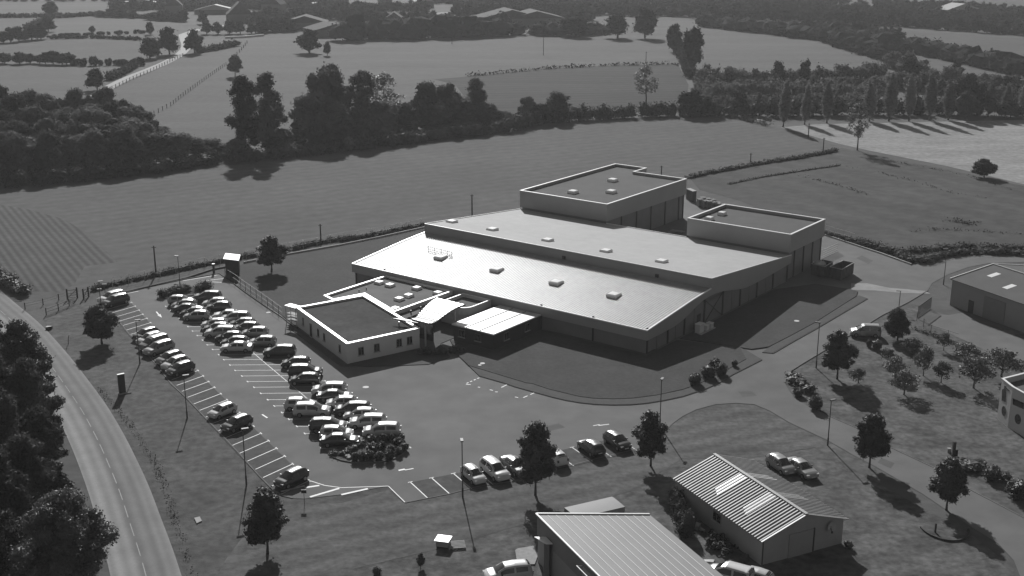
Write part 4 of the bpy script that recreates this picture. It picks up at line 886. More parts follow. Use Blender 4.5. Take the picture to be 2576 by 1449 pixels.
for k, (x, yb, yt) in enumerate([(757, 960, 605), (920, 940, 640), (1088, 930, 620), (1408, 915, 620), (1555, 915, 555), (1707, 915, 560), (1862, 910, 545), (2003, 905, 605), (2303, 880, 625), (2430, 888, 640), (2565, 890, 640)]):
    lab = ['first poplar of the row from the left', 'second poplar from the left in the row', 'third poplar from the left in the row', 'poplar partly behind the airy tree at the field corner', 'tallest broad poplar just right of the airy tree',
           'sixth poplar, its tip against the hedge trees', 'seventh poplar from the left in the row', 'poplar just left of the small round tree in the row', 'poplar just right of the small round tree in the row', 'second poplar from the right picture edge', 'poplar touching the right picture edge'][k]
    tree('poplar', '3', x, yb, yt, (92, 80, 92, 95, 105, 90, 95, 100, 90, 80, 80)[k], lab, 'poplars in a row by the pale field', 'poplar_tree', 'poplar', v=k % 3)
tree('round', '3', 2135, 903, 690, 155, 'small round tree standing in the poplar row')
# orchard
ORCH = [(1740, 1215, 1105, 190), (1815, 1387, 1165, 160), (1605, 1395, 1240, 190), (1325, 1442, 1330, 150), (1950, 1440, 1275, 140), (2125, 1290, 1140, 210), (2195, 1480, 1235, 270), (2405, 1392, 1185, 260), (1970, 1197, 1060, 100), (1670, 1530, 1340, 220), (1545, 1300, 1180, 120)]
OL = ['low spreading orchard tree nearest the dark bush', 'orchard tree with forked trunk in the second line', 'pale orchard tree below the trimmed bushes', 'thin orchard tree beside the young street tree', 'sparse twiggy orchard tree in the middle',
      'orchard tree standing along the wire fence', 'largest orchard tree, dark crown over its shadow', 'orchard tree nearest the white house', 'small tree inside the fence by the workshop forecourt', 'orchard tree closest to the side road bend', 'smallest orchard tree beside the bee boxes']
for (x, yb, yt, wd), lab in zip(ORCH, OL): tree('orchard', '6', x, yb, yt, wd, lab, 'orchard trees on the right lawn', 'orchard_tree', 'fruit tree')
# near left big trees
def bigtree(r_, x, yb, yt, wpx, label, n, leaf, seed, m_, kind='round', pine=False):
    p, h, wd = dims(r_, x, yb, yt, wpx); rr = np.random.default_rng(seed)
    if pine:
        lob = []
        for k in range(34):
            t = k / 34; rad = wd / 2 * (1 - t) ** .7 * .95; a = rr.random() * 6.28; q = rad * .6; s = max(.5, rad * .5)
            lob.append((q * math.cos(a), q * math.sin(a), h * (.12 + .82 * t), s, s, s * .8))
    else:
        lob = [(0, 0, .48 * h, .27 * wd, .27 * wd, .26 * h)] + [(a * wd, b * wd, c * h, s * wd, s * wd, s * wd * .8) for a, b, c, s, _, _ in scatter(seed, .40, .14, .90, 85, .045, .11)]
    t = thing('tree', label, 'tree', p, 0); c = obj('crown', leaf_mesh('crown', lob, n, leaf, seed, m_, .72), t)
    mb = MB(); f = trunk_fn(.3, .022, 8, seed, .2, .7); f(mb); mb.v = [(x_ * h, y_ * h, z_ * h) for x_, y_, z_ in mb.v]; mb.build('trunk', M['bark'], t, smooth=True); return t
bigtree('X', 60, 1040, 800, 205, 'big dark conifer like tree over the road at the left edge', 26000, .28, 1, M['leaf'])
bigtree('X', -30, 1000, 760, 180, 'dark tree cut by the left picture edge above the road bend', 14000, .3, 2, M['leaf_d'])
bigtree('X', 112, 1215, 1015, 160, 'bushy dark tree on the left verge, middle one', 20000, .25, 3, M['leaf_d'])
bigtree('X', 20, 1230, 960, 190, 'dark tree behind the left verge trees', 20000, .3, 4, M['leaf_d'])
bigtree('X', 10, 1400, 1120, 200, 'shaded dark tree at the left edge under the verge trees', 18000, .28, 5, M['leaf_d'])
bigtree('X', 75, 1130, 890, 210, 'dark leafy tree below the big conifer like tree, reaching over the road', 24000, .27, 11, M['leaf_d'])
bigtree('X', -30, 1150, 850, 220, 'dark tree at the left edge behind the road trees', 14000, .32, 12, M['leaf_d'])
bigtree('X', 70, 1330, 1080, 200, 'shaded tree between the middle bushy tree and the maple', 18000, .27, 13, M['leaf_d'])
bigtree('X', -30, 1560, 1200, 260, 'dark tree at the lower left corner behind the maple', 16000, .3, 14, M['leaf_d'])
bigtree('X', 150, 1290, 1150, 85, 'small shrub like tree beside the road above the big maple', 9000, .2, 6, M['leaf'])
bigtree('X', 175, 1560, 1222, 325, 'large full maple with bright leaf tips at the lower left', 42000, .2, 7, M['leaf_l'])
bigtree('6', 1620, 1118, 868, 235, 'dense dark evergreen bush beside the parked minivan', 12000, .2, 8, M['leaf_d'])
# left wood
WOODG = 'trees of the dense wood at the left'
WOODL = 'dark broadleaf tree inside the dense wood left of the meadow'
for row, (n_, y0, y1, x1, hs_, wp) in enumerate([(11, 338, 350, 362, 118, 80), (11, 362, 372, 385, 120, 85), (12, 384, 392, 415, 112, 90), (13, 402, 412, 480, 100, 92), (15, 424, 446, 522, 98, 92)]):
    for k in range(n_):
        x = -30 + (x1 + 30) * (k + .5 * rnd.random() - .25) / (n_ - 1); yb = y1 - (y1 - y0) * (x / 520.) - (row == 4) * (x / 520) * 25 + rnd.uniform(-5, 5)
        hh = hs_ * rnd.uniform(.8, 1.15) * (1 if x < .72 * x1 else (1.0 - .5 * (x - .72 * x1) / (.3 * x1)))
        tree('woodl' if rnd.random() < .33 else 'wood', 'X', x, yb, yb - hh, wp * rnd.uniform(.85, 1.2), WOODL, WOODG)
# centre clump
CL = [(825, 372, 168, 120, 'wood'), (790, 385, 235, 105, 'wood'), (850, 385, 262, 95, 'wood'), (915, 368, 180, 82, 'tall'), (968, 352, 185, 95, 'airy'), (905, 380, 270, 85, 'wood'), (960, 375, 255, 85, 'wood'), (1015, 365, 262, 90, 'wood'),
      (1075, 350, 208, 78, 'wood'), (1130, 348, 212, 72, 'wood'), (1200, 340, 197, 62, 'tall'), (1100, 358, 260, 90, 'wood'), (1165, 350, 248, 85, 'wood'), (1225, 342, 262, 75, 'wood'), (1265, 338, 280, 60, 'wood'), (1050, 352, 250, 60, 'street'),
      (1325, 312, 245, 52, 'wood'), (1400, 308, 232, 70, 'wood'), (1360, 315, 262, 60, 'wood'), (560, 412, 362, 55, 'wood'), (715, 400, 325, 60, 'wood'), (600, 420, 350, 60, 'wood'), (690, 412, 345, 60, 'wood'), (745, 395, 340, 50, 'wood')]
CLL = ['tallest broad tree at the left of the centre clump', 'dark rounded tree at the front left of the centre clump', 'front tree of the centre clump, third from its left', 'slim high tree rising from the centre clump', 'thin tree with bare top carrying mistletoe balls', 'low dark tree in the front of the centre clump, below the slim one',
       'low dark tree below the mistletoe tree', 'front dark tree right of the mistletoe tree', 'dark square topped tree right of the mistletoe tree', 'dark tree in the right half of the centre clump', 'narrow tall tree at the right of the centre clump', 'front tree below the square topped tree', 'front tree left of the narrow tall tree',
       'dark tree at the foot of the narrow tall tree', 'last low tree at the right end of the centre clump', 'small upright tree tucked behind the front trees', 'grey green round tree, left of the pair behind the hedge', 'grey green round tree, larger of the pair behind the hedge', 'low bush tree between the pair behind the hedge',
       'bush at the gap left of the twin trees', 'bush at the right foot of the twin trees', 'low bush under the left twin tree', 'low bush under the right twin tree', 'bush between the twin trees and the centre clump']
for (x, yb, yt, wd, kd_), lab in zip(CL, CLL): tree(kd_, 'X', x, yb - (26 if x < 1280 else 4), yt, wd, lab)
hedge('hedge', 'dark clipped hedge along the far edge of the big field', 'X', [(1270, 335), (1350, 312), (1450, 303), (1560, 298), (1700, 291), (1790, 288), (1900, 288)], 4.2, 4.5, M['leaf_d'], leaf=.6)
hedge('hedge', 'dark undergrowth hedge along the foot of the left wood', 'X', [(-60, 476), (100, 465), (250, 449), (400, 434), (530, 412)], 3.2, 5, M['leaf_d'], leaf=.5)
hedge('hedge', 'undergrowth at the foot of the centre clump', 'X', [(545, 410), (640, 404), (740, 393), (860, 380), (980, 368), (1120, 348), (1270, 332)], 3.2, 5, M['leaf_d'], leaf=.5)
# far hedges and trees
FG = 'trees in the far hedgerows'
def row(kind, r_, pts, n_, hpx, wpx, label, group, jit=3):
    for k in range(n_):
        t = (k + rnd.random() * .6) / n_ * (len(pts) - 1); i_ = min(int(t), len(pts) - 2); f_ = t - i_
        x = pts[i_][0] + (pts[i_ + 1][0] - pts[i_][0]) * f_; y = pts[i_][1] + (pts[i_ + 1][1] - pts[i_][1]) * f_ + rnd.uniform(-jit, jit)
        h = hpx * rnd.uniform(.7, 1.25); ftree(kind, r_, x, y, y - h, wpx * rnd.uniform(.8, 1.3), label, group)
hedge('hedge', 'long tall dark hedge below the barns at the top', '2', [(0, 310), (200, 295), (600, 285), (1000, 275), (1230, 262)], 10.5, 16, M['leaf_far'], leaf=1.5, dens=3, core=.88, gap=.28)
hedge('hedge', 'dark hedge right of the gap below the barns', '2', [(1350, 262), (1500, 262), (1700, 266), (1850, 262), (1980, 250)], 6.5, 14, M['leaf_far'], leaf=1.4, dens=3, core=.88, gap=.28)
for a in [('2', 1750, 275, 100, 230, 'round dark tree right of the barns'), ('2', 2085, 290, 103, 210, 'round dark tree with visible trunks on the hill meadow edge'), ('2', 2290, 290, 55, 190, 'tall dark tree right of the round hill tree'), ('2', 2510, 390, 180, 140, 'dark tree at the corner of the hill meadow'),
          ('3', 70, 520, 203, 165, 'large isolated dark tree at the left end of the right meadow'), ('1', 2335, 400, 222, 200, 'large round dark tree below the left barns'), ('1', 1280, 410, 205, 160, 'dark tree at the inside of the farm road bend'), ('1', 1130, 440, 280, 160, 'round dark tree left of the farm road bend'), ('1', 1470, 400, 222, 150, 'dark tree at the outside of the farm road bend'),
          ('1', 735, 680, 515, 155, 'round tree at the lower end of the farm road'), ('1', 1138, 260, 165, 65, 'narrow dark tree above the farm road fields'), ('1', 700, 250, 195, 50, 'small tree in the middle far left hedge'), ('1', 390, 120, 10, 115, 'large round tree at the top left'), ('1', 365, 240, 130, 120, 'tree hanging over the upper left field'), ('1', 2470, 420, 310, 60, 'small tree right of the large round dark tree'),
          ('1', 1565, 190, 148, 30, 'tiny narrow tree in the village lane'), ('1', 1690, 100, 30, 70, 'tree at the right of the village yard'), ('1', 1530, 180, 75, 80, 'round tree left of the village yard'), ('2', 1640, 780, 705, 190, 'pale bush like tree behind the hedge, centre right')]:
    ftree('tree', *a[:5], a[5], None)
row('tree', '1', [(-40, 480), (300, 480), (560, 490)], 9, 95, 115, 'dark tree of the left valley hedgerow', 'trees of the left valley hedgerow')
row('bush', '1', [(560, 495), (1100, 490)], 9, 60, 90, 'low dark bush of the left valley hedgerow', 'bushes of the left valley hedgerow')
row('tree', '1', [(-30, 330), (180, 310), (350, 290)], 8, 110, 110, 'tree of the upper left hedgerow', 'trees of the upper left hedgerow')
row('bush', '1', [(360, 288), (720, 262), (1100, 250)], 16, 28, 60, 'small bush of the thin far left hedge', 'bushes of the thin far left hedge', 2)
hedge('hedge', 'thin dark hedge line below the thin far left hedge', '1', [(380, 295), (700, 288), (1060, 305)], 2.0, 4, M['leaf_far'], leaf=1.2, dens=2)
row('tree', '1', [(740, 125), (1040, 135)], 7, 55, 90, 'tree in the hedge above the upper left field', 'trees in the hedge above the upper left field')
row('tree', '1', [(1100, 150), (1400, 165)], 6, 60, 90, 'tree of the hedge left of the village', 'trees of the hedge left of the village')
row('tree', '1', [(-100, 12), (900, 8)], 14, 22, 60, 'tiny tree on the top left horizon hedge', 'trees on the top left horizon hedge')
def woods(label, spec, r_, m_=None, seed=1):
    rr = random.Random(seed); lob = []; tot = 0
    for pts, n_, hpx, wpx, jit in spec:
        for k in range(n_):
            t = (k + rr.random()) / n_ * (len(pts) - 1); i_ = min(int(t), len(pts) - 2); f_ = t - i_
            x = pts[i_][0] + (pts[i_ + 1][0] - pts[i_][0]) * f_; y = pts[i_][1] + (pts[i_ + 1][1] - pts[i_][1]) * f_ + rr.uniform(-jit, jit)
            hq = hpx * rr.uniform(.65, 1.25); p, h, wd = dims(r_, x, y, y - hq, wpx * rr.uniform(.8, 1.3)); lob.append((p.x, p.y, h * .36, wd * .42, wd * .42, h * .4))
            for _ in range(6): a = rr.random() * 6.28; q = wd * .33 * rr.random() ** .5; s_ = wd * rr.uniform(.13, .24); lob.append((p.x + q * math.cos(a), p.y + q * math.sin(a), h * rr.uniform(.3, .85), s_, s_, s_ * .9))
    o0 = lob[0][:2]; lob = [(l[0] - o0[0], l[1] - o0[1]) + l[2:] for l in lob]
    me = leaf_mesh('woodland', lob, min(120000, len(lob) * 40), .95, seed, m_ or M['leaf_far'], .8); o = obj('woodland', me, kind='stuff', label=label); o.location = (*o0, 0)
hedge('hedge', 'dark hedge running down between the hill meadow and the right meadow', '3', [(-70, 330), (0, 430), (40, 520), (60, 590)], 4, 5, M['leaf_far'], leaf=.7, dens=4)
for q_, (pt_, lb_) in enumerate((([(430, 138), (740, 116), (1100, 140), (1390, 168)], 'thin hedge along the upper edge of the top left meadow'), ([(-60, 135), (200, 132), (440, 126)], 'thin hedge below the pale top left meadow'), ([(200, 215), (380, 150)], 'short hedge slanting between two top left meadows'), ([(1490, 400), (1640, 375), (1780, 345)], 'low dark hedge right of the farm road bend'), ([(820, 610), (920, 560), (1020, 505)], 'low dark hedge above the lower farm road'))):
    hedge('hedge', lb_, '1', pt_, 2.6, 4.5, M['leaf_far'], leaf=.9, dens=4, core=.8)
VIL = 'trees around the far village'; VL = 'dark tree among the far village houses'
woods('dark tree belts around the far village', [([(850, 75), (1400, 75), (1900, 70), (2600, 70)], 60, 65, 95, 10), ([(850, 30), (1700, 30), (2600, 28)], 60, 50, 90, 8), ([(1880, 170), (2200, 160), (2576, 150)], 22, 85, 100, 12), ([(1960, 240), (2230, 240)], 8, 90, 100, 8), ([(2200, 110), (2600, 100)], 16, 70, 100, 10)], '1', seed=1)
woods('dark trees behind the top hedge left of the barns', [([(-20, 150), (340, 160)], 14, 85, 100, 14), ([(470, 172), (700, 160)], 9, 85, 100, 8), ([(-20, 90), (650, 85)], 24, 75, 100, 10)], '2', seed=2)
for k in range(8): ftree('tree', '1', 1560 + k * 85, 262 - k * 3 + rnd.uniform(-5, 5), 165 + rnd.uniform(-15, 25), 95, VL, VIL)
for k in range(7): ftree('tree', '1', 1130 + k * 42, 150 + k * 2, 80 + rnd.uniform(-10, 20), 90, VL, VIL)
woods('long belt of dark trees on the top edge right of centre', [([(860, 118), (1400, 118), (1750, 110), (2600, 120)], 56, 78, 110, 10), ([(860, 70), (2600, 70)], 50, 60, 110, 10), ([(700, 25), (2600, 25)], 50, 45, 100, 8), ([(1600, 150), (1900, 150)], 8, 80, 110, 8)], '2', seed=3)
woods('wooded band covering the right hill', [([(-20, 130), (800, 150), (1600, 195), (2600, 262)], 60, 85, 120, 10), ([(-20, 100), (900, 120), (2600, 215)], 60, 80, 120, 10), ([(0, 65), (1300, 95), (2600, 170)], 60, 75, 120, 12), ([(0, 25), (1500, 45), (2200, 90), (2600, 120)], 60, 60, 115, 10), ([(900, 215), (1250, 250), (1640, 290)], 22, 75, 110, 14)], '3', seed=4)
woods('dense trees of the wet valley on the right', [([(110, 640), (900, 640), (1500, 590)], 30, 115, 120, 10), ([(110, 690), (800, 690), (1500, 670)], 26, 90, 120, 12), ([(100, 740), (700, 735), (1500, 735)], 26, 80, 120, 12), ([(1540, 500), (1800, 580), (2200, 660), (2600, 700)], 22, 120, 125, 12), ([(1500, 650), (1900, 700), (2600, 760)], 24, 110, 125, 14), ([(150, 800), (1500, 790)], 26, 70, 110, 10)], '3', M['leaf_w'], seed=5)
hedge('hedge', 'long dark diagonal hedge above the right meadow', '3', [(160, 195), (600, 245), (1080, 305), (1300, 375), (1560, 460)], 6.5, 12, M['leaf_far'], leaf=1.3, dens=3, core=.88, gap=.28)
hedge('hedge', 'second diagonal hedge beyond the long dark one', '3', [(1060, 290), (1250, 330), (1500, 385), (1620, 400)], 7.5, 12, M['leaf_far'], leaf=1.3, dens=3, core=.88, gap=.28)
hedge('hedge', 'dark sloping hedge between the two far right fields', '3', [(1660, 382), (1850, 415), (2150, 470), (2540, 570)], 6, 11, M['leaf_far'], leaf=1.3, dens=3, core=.88, gap=.28)
VR = 'trees of the wet valley on the right'; VRL = 'tree of the wet valley behind the poplars'
for a in [('3', 60, 875, 680, 190), ('3', 180, 880, 730, 120), ('3', 420, 875, 690, 130), ('3', 920, 640, 445, 110), ('3', 710, 640, 460, 110), ('3', 1700, 640, 420, 200), ('3', 2060, 600, 470, 120), ('3', 2440, 700, 570, 120)]:
    ftree('tree', *a, 'standing out dark tree in the wet valley hedges, ' + {60: 'left end by the field hedge', 180: 'beside the left end tree', 420: 'small one near the pale bank', 920: 'tall one in the upper row', 710: 'arched one in the upper row', 1700: 'big one above the poplars', 2060: 'rounded one at the far right', 2440: 'one near the right edge'}[a[1]], None)
tree('round', '3', 2130, 860, 560, 250, 'big dark round tree behind the small round tree of the poplar row')
tree('round', '3', 2470, 895, 760, 200, 'black green bush at the right edge under the poplars')
hedge('hedge', 'bushy hedge row in the valley, upper one behind the poplars', '3', [(200, 770), (700, 760), (1100, 755), (1500, 750)], 5.5, 6, M['leaf_w'], leaf=.8, dens=6)
hedge('hedge', 'bushy hedge row in the valley, middle one behind the poplars', '3', [(230, 830), (700, 825), (1300, 820), (1560, 815)], 4.5, 5.5, M['leaf_w'], leaf=.7, dens=6)
hedge('hedge', 'dark hedge directly behind the poplars', '3', [(0, 880), (500, 878), (1300, 868), (2100, 862), (2576, 880)], 5.5, 6, M['leaf_d'], leaf=.7, dens=3)
hedge('hedge', 'weedy dark strip along the track at the right of the big field', 'M', [(640, 350), (900, 290), (1400, 195), (2000, 105), (2450, 20)], .75, 2.0, M['leaf_d'], leaf=.3, dens=4, core=.8, gap=.3)
hedge('hedge', 'thin weedy line inside the dark crop field', 'M', [(1130, 425), (1500, 345), (2000, 265), (2480, 195)], .3, .9, M['leaf_d'], leaf=.25, dens=3, core=.8, gap=.35)
def crop(o):
    o['kind'] = 'stuff'; del o['category']
for pts_, lb in (([(860, 1330), (960, 1345), (1210, 1412), (1400, 1470)], 'flattened dark line in the crop, left one'), ([(1230, 1260), (1500, 1310), (1750, 1370), (2000, 1450), (2300, 1500)], 'long flattened dark line in the crop near the track end'), ([(1450, 1200), (1800, 1260), (2150, 1330), (2500, 1440)], 'upper dark line in the crop beside the pale field')):
    crop(hedge('flattened_crop', lb, '3', pts_, .28, 1.0, M['leaf_d'], 'crop line', .3, .8, core=0, jitter=.8))
crop(hedge('flattened_crop', 'ragged flattened patch in the crop above the turning road', 'K', [(1680, 100), (1850, 80), (1960, 130), (2080, 100)], .4, 2.2, M['leaf_d'], 'crop line', .35, 1.6, core=0, jitter=.8))
crop(hedge('flattened_crop', 'curved dark seam in the crop above the turning road', 'K', [(1290, 215), (1500, 180), (1750, 190), (2070, 205), (2400, 230), (2575, 240)], .3, 1.1, M['leaf_d'], 'crop line', .3, 1.2, core=0, jitter=.8))
hedge('hedge', 'dark line between the ridged field and the hill meadow', '2', [(960, 578), (1570, 520), (2100, 494), (2540, 486)], 1.0, 2.2, M['leaf_far'], leaf=.8, dens=3, core=0)
hedge('hedge', 'weeds on the crop field edge above the turning road', 'K', [(680, 330), (880, 390), (1150, 470), (1320, 540), (1450, 565), (1600, 500), (1900, 450), (2200, 450), (2700, 480)], 1.1, 2.2, M['leaf_d'], leaf=.3, dens=4)
hedge('hedge', 'tall grass bank beyond the turning road', 'K', [(1150, 440), (1400, 430), (1700, 395), (2000, 385), (2575, 405)], .9, 2.6, M['tall_grass'], leaf=.3, dens=4)
hedge('hedge', 'pale tall grass patch at the corner of the pale field', '3', [(200, 880), (420, 890), (640, 950)], 1.4, 3.5, M['leaf_l'], leaf=.5, dens=4, core=0)
hedge('grass_strip', 'tall dark grass behind the wire fence of the car park', '4', [(700, 745), (840, 705), (1200, 630), (1440, 575), (1700, 525), (1840, 500), (1940, 480)], .75, 1.6, M['tall_grass'], 'grass strip', .22, 4)
hedge('grass_strip', 'tall dark grass behind the wire fence left of the hall', '4', [(2150, 450), (2400, 390), (2576, 360)], .8, 1.7, M['tall_grass'], 'grass strip', .22, 4)
hedge('grass_strip', 'long tall grass along the fence up to the hall corner', '5', [(0, 370), (300, 320), (640, 255)], .8, 1.8, M['tall_grass'], 'grass strip', .22, 4)
hedge('grass_strip', 'grass behind the fence beyond the smaller block', 'K', [(335, 235), (450, 265), (640, 320)], .8, 1.8, M['tall_grass'], 'grass strip', .22, 4)
hedge('hedge', 'rough dark ditch plants between road and lawn', '7', [(740, 30), (860, 160), (960, 280), (1080, 450), (1180, 620), (1250, 790), (1300, 960), (1370, 1180), (1450, 1449)], .22, .75, M['leaf_d'], leaf=.17, dens=1.3, jitter=.7, core=0, gap=.5)
hedge('hedge', 'bushy verge at the left edge above the road', '4', [(-60, 620), (40, 680), (140, 750), (200, 790)], 1.8, 2.6, M['leaf'], leaf=.25, dens=4)
hedge('hedge', 'long shrub island at the head of the parking rows', '4', [(1225, 790), (1330, 765), (1450, 750), (1560, 740)], 1.5, 2.4, M['leaf_d'], leaf=.2, dens=6)
hedge('hedge', 'ground cover and stones bed at the side road corner', '6', [(800, 1400), (850, 1440), (900, 1480), (960, 1520)], 1.0, 2.0, M['leaf'], leaf=.22, dens=4)
hedge('hedge', 'low plants behind the fence line of the orchard', '6', [(1750, 1040), (1900, 1090), (2250, 1230), (2576, 1360)], .5, .7, M['leaf_d'], leaf=.2, dens=3, core=0)
hedge('hedge', 'climbing scrub along the side wall of the corrugated shed', '8', [(2540, 900), (2576, 1050), (2600, 1160)], 1.9, 1.6, M['leaf_d'], leaf=.2, dens=4)
hedge('hedge', 'dark shrubs beside the entrance under the canopy', None, [HW(25.5, -19.5), HW(23.5, -17.5), HW(21.5, -14.5)], 1.0, 1.6, M['leaf_d'], leaf=.2, dens=5)
# shrubs
shm = [leaf_mesh('shrub_leaf%d' % s, [(0, 0, .42, .42, .42, .44)], 1100, .10, s, M['leaf'], .93, dens_pow=.9) for s in range(3)]
def shrub(p, d, h, label, group=None, m=0):
    o = obj('shrub', shm[m % 3]); o.location = p; o.scale = (d, d, h); o.rotation_euler = (0, 0, rnd.random() * 6); tag(o, label, 'shrub', group)
SHL = ['top left ball', 'second ball of the back row', 'third ball of the back row', 'ball at the back right corner', 'ball in the second row at the left', 'ball in the second row centre', 'ball in the second row right', 'front left ball beside the white stones', 'second ball from the front left', 'front ball left of centre', 'front centre ball', 'largest front ball', 'front right ball', 'outer ball at the right kerb', 'ball behind the largest front one', 'small ball near the silver patch']
for k, (x, y) in enumerate([(1640, 820), (1830, 810), (1980, 800), (2130, 790), (1650, 960), (1810, 945), (2090, 880), (1340, 1140), (1460, 1145), (1590, 1110), (1760, 1130), (1930, 1120), (2090, 1030), (2190, 960), (1960, 990), (1715, 1010)]):
    shrub(G('D', x, y, .1), 1.15 * rnd.uniform(.85, 1.15) * (1.3 if k == 11 else 1), 1.15 * rnd.uniform(.9, 1.15) * (1.25 if k == 11 else 1), SHL[k] + ' shrub of the front planting island', 'clipped balls on the front planting island', k)
isl = [G('D', x, y) for x, y in [(880, 1035), (960, 1090), (1100, 1145), (1290, 1180), (1500, 1190), (1800, 1170), (2050, 1110), (2180, 1020), (2235, 900), (2200, 780), (2120, 690), (1750, 700), (1480, 790), (1300, 850), (1100, 900)]]
sheet('planting_bed', isl, .045, M['scrub'], thick=.12); kerb(isl[:9], h=.17)
isl2 = [G('4', x, y) for x, y in [(1200, 800), (1230, 770), (1300, 745), (1400, 725), (1500, 715), (1580, 722), (1600, 745), (1560, 770), (1420, 790), (1280, 815)]]
sheet('planting_bed', isl2, .045, M['scrub'], thick=.12)
hedge('ground_cover', 'low spiky ground cover at the left of the front planting island', 'D', [(960, 1040), (1100, 1060), (1350, 940), (1480, 870)], .6, 1.1, M['leaf'], 'ground cover', .18, 4, z=.1)
for k, (x, y) in enumerate([(1210, 1070), (1240, 1100), (1550, 930), (1100, 1040)]):
    mb = MB(); c = G('D', x, y, .16); mb.box((0, 0, .12), (.5 if k < 2 else .25, .4 if k < 2 else .22, .2), k); o = mb.build('stone', M['stone']); o.location = c; tag(o, ['white boulder on the front island, left one of the pair', 'white boulder on the front island, right one of the pair', 'small white stone between the shrub balls', 'small white stone among the spiky plants'][k], 'stone')
for k, (x, y, d, h) in enumerate([(95, 1449, 1.9, 1.7), (190, 1395, 2.3, 1.8), (290, 1375, 2.0, 1.9), (245, 1330, 1.8, 1.6), (392, 1315, .95, 1.1)]):
    shrub(G('6', x, y, .1), d, h, ['rounded shrub at the lower end of the kerb bed', 'wide shrub, second in the kerb bed', 'tall shrub in the middle of the kerb bed', 'back shrub of the kerb bed', 'small clipped shrub alone beside the kerb bed'][k], 'shrubs in the kerb bed before the hall', k)
for k, (x, y, d, h) in enumerate([(1405, 1170, .9, 1.4), (1465, 1190, 1.6, 1.7)]): shrub(G('6', x, y), d, h, ['narrow pale shrub behind the parked minivan', 'plump pale shrub behind the parked minivan'][k], None, k)
for k, (r_, x, y, d, h) in enumerate([('9', 1000, 190, 1.9, 2.1), ('9', 870, 90, 1.6, 1.3), ('J', 1330, 1165, 2.3, 1.8), ('J', 1470, 1175, 1.6, 1.1), ('J', 1100, 1040, 3.6, 1.0), ('J', 1620, 1350, 3.2, 2.2), ('J', 1190, 1010, 2.0, .7)]):
    shrub(G(r_, x, y), d, h, ['tall rounded shrub at the end of the corner bed', 'leafy shrub in the corner bed by the road', 'clipped dome shrub before the white house', 'low boxy shrub right of the clipped dome', 'wide flat spreading shrub beside the wooden post', 'large dark shrub at the right edge', 'tail of the flat spreading shrub'][k], None, k)
for k, (r_, x, y) in enumerate([('9', 40, 1130), ('9', 470, 1340), ('8', 270, 1440), ('9', 1250, 1240)]):
    shrub(G(r_, x, y), 1.4 if k < 1 else 1.0, 3.0 if k == 0 else .9, ['slim dark shrub at the back corner of the corrugated shed', 'weed clump at the foot of the shed wall', 'dry bush on the worn grass at the bottom', 'weed clump at the right corner of the shed'][k], None, k)

# ------------------------------------------------------------------ cars
def lerp_tab(tab, x):
    for (x0, *a), (x1, *b) in zip(tab, tab[1:]):
        if x <= x1: t = (x - x0) / (x1 - x0); return [u + (v_ - u) * t for u, v_ in zip(a, b)]
    return list(tab[-1][1:])
# tables: x, belt z, roof z, roof half width ratio, body half width ratio, bottom z
CT = {
 'hatch': (3.95, 1.74, [(-1.97, .62, .70, .80, .86, .32), (-1.9, .82, 1.0, .80, .95, .24), (-1.72, .92, 1.32, .68, .99, .22), (-1.4, .94, 1.44, .66, 1, .2), (-.6, .93, 1.50, .68, 1, .2), (.25, .92, 1.45, .68, 1, .2), (.7, .90, 1.22, .72, 1, .2), (1.12, .87, .97, .8, 1, .2), (1.6, .80, .88, .78, .97, .22), (1.85, .66, .76, .74, .9, .26), (1.97, .48, .55, .7, .8, .3)], (1.09, .27), (-1.78, -1.42), (-1.35, .75)),
 'estate': (4.55, 1.82, [(-2.27, .66, .75, .80, .86, .34), (-2.2, .88, 1.1, .80, .95, .26), (-2.05, .98, 1.45, .70, .99, .24), (-1.8, 1.0, 1.58, .70, 1, .24), (-.6, .99, 1.64, .70, 1, .24), (.35, .98, 1.58, .69, 1, .24), (.8, .96, 1.33, .72, 1, .24), (1.25, .94, 1.06, .8, 1, .24), (1.85, .88, .98, .8, .97, .24), (2.15, .72, .84, .76, .9, .28), (2.27, .52, .6, .7, .8, .32)], (1.22, .38), (-2.1, -1.82), (-1.75, .85)),
 'saloon': (4.5, 1.78, [(-2.25, .62, .70, .80, .86, .32), (-2.15, .86, .97, .82, .95, .24), (-1.75, .90, 1.0, .8, .99, .22), (-1.5, .90, 1.08, .72, 1, .2), (-.95, .91, 1.38, .66, 1, .2), (-.4, .91, 1.42, .66, 1, .2), (.3, .90, 1.40, .66, 1, .2), (.75, .88, 1.18, .70, 1, .2), (1.15, .86, .94, .8, 1, .2), (1.8, .78, .86, .78, .97, .22), (2.12, .64, .74, .74, .9, .26), (2.25, .48, .55, .7, .8, .3)], (1.12, .33), (-1.62, -.98), (-1.1, .75)),
 'van': (4.4, 1.82, [(-2.2, .7, .8, .86, .88, .34), (-2.15, .95, 1.3, .82, .97, .26), (-2.05, 1.0, 1.72, .78, .99, .24), (-1.8, 1.0, 1.78, .77, 1, .24), (.2, 1.0, 1.78, .75, 1, .24), (.6, .99, 1.62, .74, 1, .24), (1.35, .96, 1.1, .8, 1, .24), (1.9, .85, .95, .78, .95, .25), (2.12, .68, .78, .74, .88, .28), (2.2, .5, .58, .7, .8, .32)], (1.3, .6), (-2.12, -1.9), (-1.9, 1.0))}
CARM = {}
